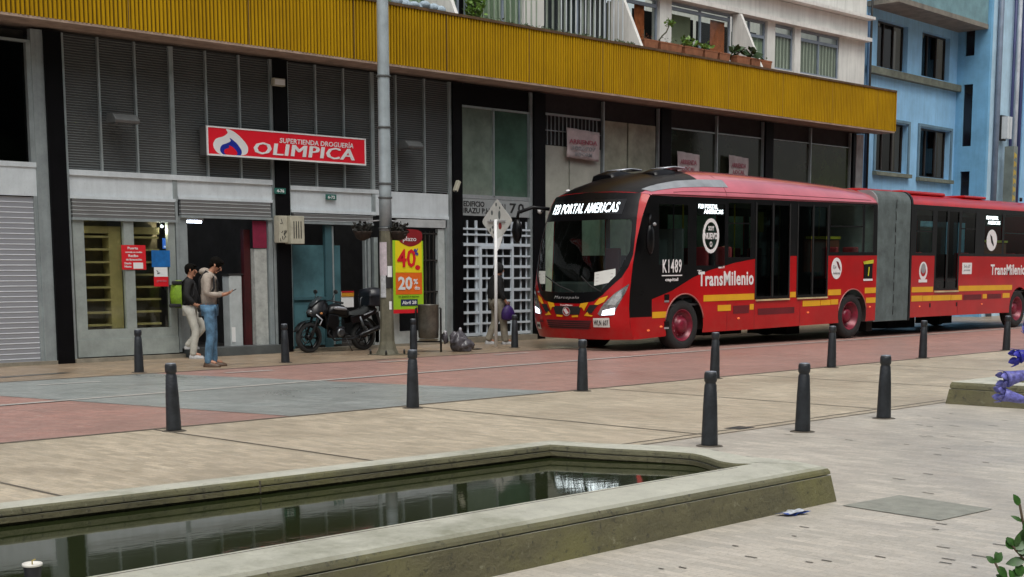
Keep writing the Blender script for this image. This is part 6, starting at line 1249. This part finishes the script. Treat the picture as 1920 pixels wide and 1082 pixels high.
mb = MB(M1 @ Matrix.Translation((.355, -.005, 1.165)) @ Matrix.Rotation(R(-30), 4, 'Y')); mb.box(-.062, .062, -.032, .032, .0042, .005); mb.build('screen', mat('phone_screen', (.1, .11, .12), .1), phn)
# man behind with the green backpack
J2 = dict(base_j); J2.update(head=(.04, 0, 1.60), face=(.97, -.1, -.15), elL=(-.04, .22, 1.14), wrL=(.10, .19, .98), haL=(.17, .17, .95), elR=(-.05, -.22, 1.14), wrR=(.10, -.20, .98), haR=(.17, -.18, .95), knR=(.10, -.10, .50), anR=(.04, -.10, .10), toR=(.18, -.11, .055), knL=(.24, .07, .56), anL=(-.05, .09, .25), toL=(.09, .09, .18), szL=.165)
P2, M2 = person((13.88, 21.58, 0), R(-35), 'man in a black jacket and white trousers wearing a green and black backpack', J2, blackc, whitet, mat('shoe_white', (.5, .5, .5), .6, var=.3, scale=30), hairb, bulk=1.1, scale=.97)
pk_ = thing('backpack', tuple(M2 @ Vector((-.25, 0, 1.0))), 'bright green and black backpack on the back of the man in black', 'backpack')
mb = MB(M2); mb.loft([[(x_*k_-.13, y_*k2, z_) for x_, y_ in ((0, -.15), (-.10, -.155), (-.19, -.10), (-.21, 0), (-.19, .10), (-.10, .155), (0, .15))] for z_, k_, k2 in ((.92, .6, .7), (.96, .95, .95), (1.15, 1.05, 1), (1.32, .9, .95), (1.42, .5, .7))]); mb.build('bag_body', greenp, pk_)
pm_('black_panel', blackc, lambda mb: [mb.box(-.36, -.14, .10, .165, .98, 1.34, M2), mb.box(-.36, -.14, -.165, -.10, .93, 1.0, M2), mb.box(-.30, -.12, -.16, .16, 1.34, 1.41, M2)], pk_, bevel=.02)
pm_('shoulder_strap', blackc, lambda mb: [mb.tube([M2 @ Vector(p_) for p_ in ((-.14, s_*.09, 1.36), (-.02, s_*.12, 1.475), (.10, s_*.12, 1.36), (.08, s_*.15, 1.15), (-.12, s_*.13, 1.0))], .017, 6) for s_ in (-1, 1)], pk_)
cmr = thing('photo_camera', tuple(M2 @ Vector((.22, -.2, .9))), 'black camera with a lens hanging at the hip between the two men', 'camera')
mb = MB(M2); mb.box(.16, .24, -.28, -.15, .88, .97); mb.build('camera_body', blackc, cmr, bevel=.01); MB(M2 @ Matrix.Translation((.2, -.22, .88)) @ Matrix.Rotation(R(170), 4, 'X')).lathe([(.04, 0), (.04, .05), (.046, .06), (.046, .12), (.04, .125)], n=16).build('camera_lens', blackc, cmr); MB(M2).tube([(.2, -.2, .97), (.15, -.18, 1.2), (.08, -.12, 1.40)], .008, 5).build('strap', blackc, cmr)
# walker behind the sign post
J3 = dict(base_j); J3.update(head=(.05, 0, 1.59), face=(.98, 0, -.2), neck=(.02, 0, 1.47), elR=(-.02, -.22, 1.14), wrR=(.12, -.22, .93), haR=(.16, -.22, .87), elL=(-.10, .22, 1.14), wrL=(-.06, .22, .92), haL=(-.04, .22, .85), knR=(.12, -.08, .50), anR=(.16, -.08, .10), toR=(.31, -.08, .06), knL=(-.01, .08, .48), anL=(-.17, .08, .12), toL=(-.03, .08, .055))
P3, M3 = person((20.92, 20.95, 0), R(-28), 'person in a black coat and hat with khaki trousers walking behind the white sign post', J3, blackc, khaki, MATS['shoe_white'], blackc, hood=True, scale=.98, bulk=1.28)
cb = thing('carrier_bag', tuple(M3 @ Vector((.2, -.22, .7))), 'purple carrier bag held by the walker behind the sign post', 'bag')
mb = MB(M3); mb.loft([[(.17+a*w_, -.24+b*.05*k_, z_) for a, b in ((-1, -.6), (-.3, -1), (.4, -.9), (1, -.4), (1, .5), (.3, 1), (-.5, .9), (-1, .5))] for z_, w_, k_ in ((.52, .09, .8), (.56, .14, 1.3), (.68, .14, 1.4), (.78, .10, .9), (.84, .03, .4))], closed=True); mb.build('bag_body', mat('bag_purple', (.045, .012, .15), .5, var=.4, scale=14), cb)
MB(M3).tube([(.14, -.24, .82), (.16, -.235, .90), (.2, -.24, .82)], .008, 5).build('bag_handle', MATS['bag_purple'], cb)
# a passenger seen through the bus window

pas = skin('passenger_torso', {'a': ((0, 0, 0), .13, .10), 'b': ((0, 0, .30), .15, .11), 'c': ((0, 0, .42), .08, .07), 'd': ((.0, 0, .50), .05), 'e': ((.02, 0, .58), .075), 'f': ((.02, 0, .68), .085), 'l': ((0, .2, .38), .06), 'm': ((.03, .23, .12), .05), 'r': ((0, -.2, .38), .06), 's': ((.03, -.23, .12), .05)}, [('a', 'b'), ('b', 'c'), ('c', 'd'), ('d', 'e'), ('e', 'f'), ('c', 'l'), ('l', 'm'), ('c', 'r'), ('r', 's')], skin_m, None, B1 @ Matrix.Translation((-5.25, .42, 1.30)) @ Matrix.Rotation(R(180), 4, 'Z'))
pas.name = 'person'; tag(pas, 'seated passenger seen dimly through the small bus window before the front doors', 'person')
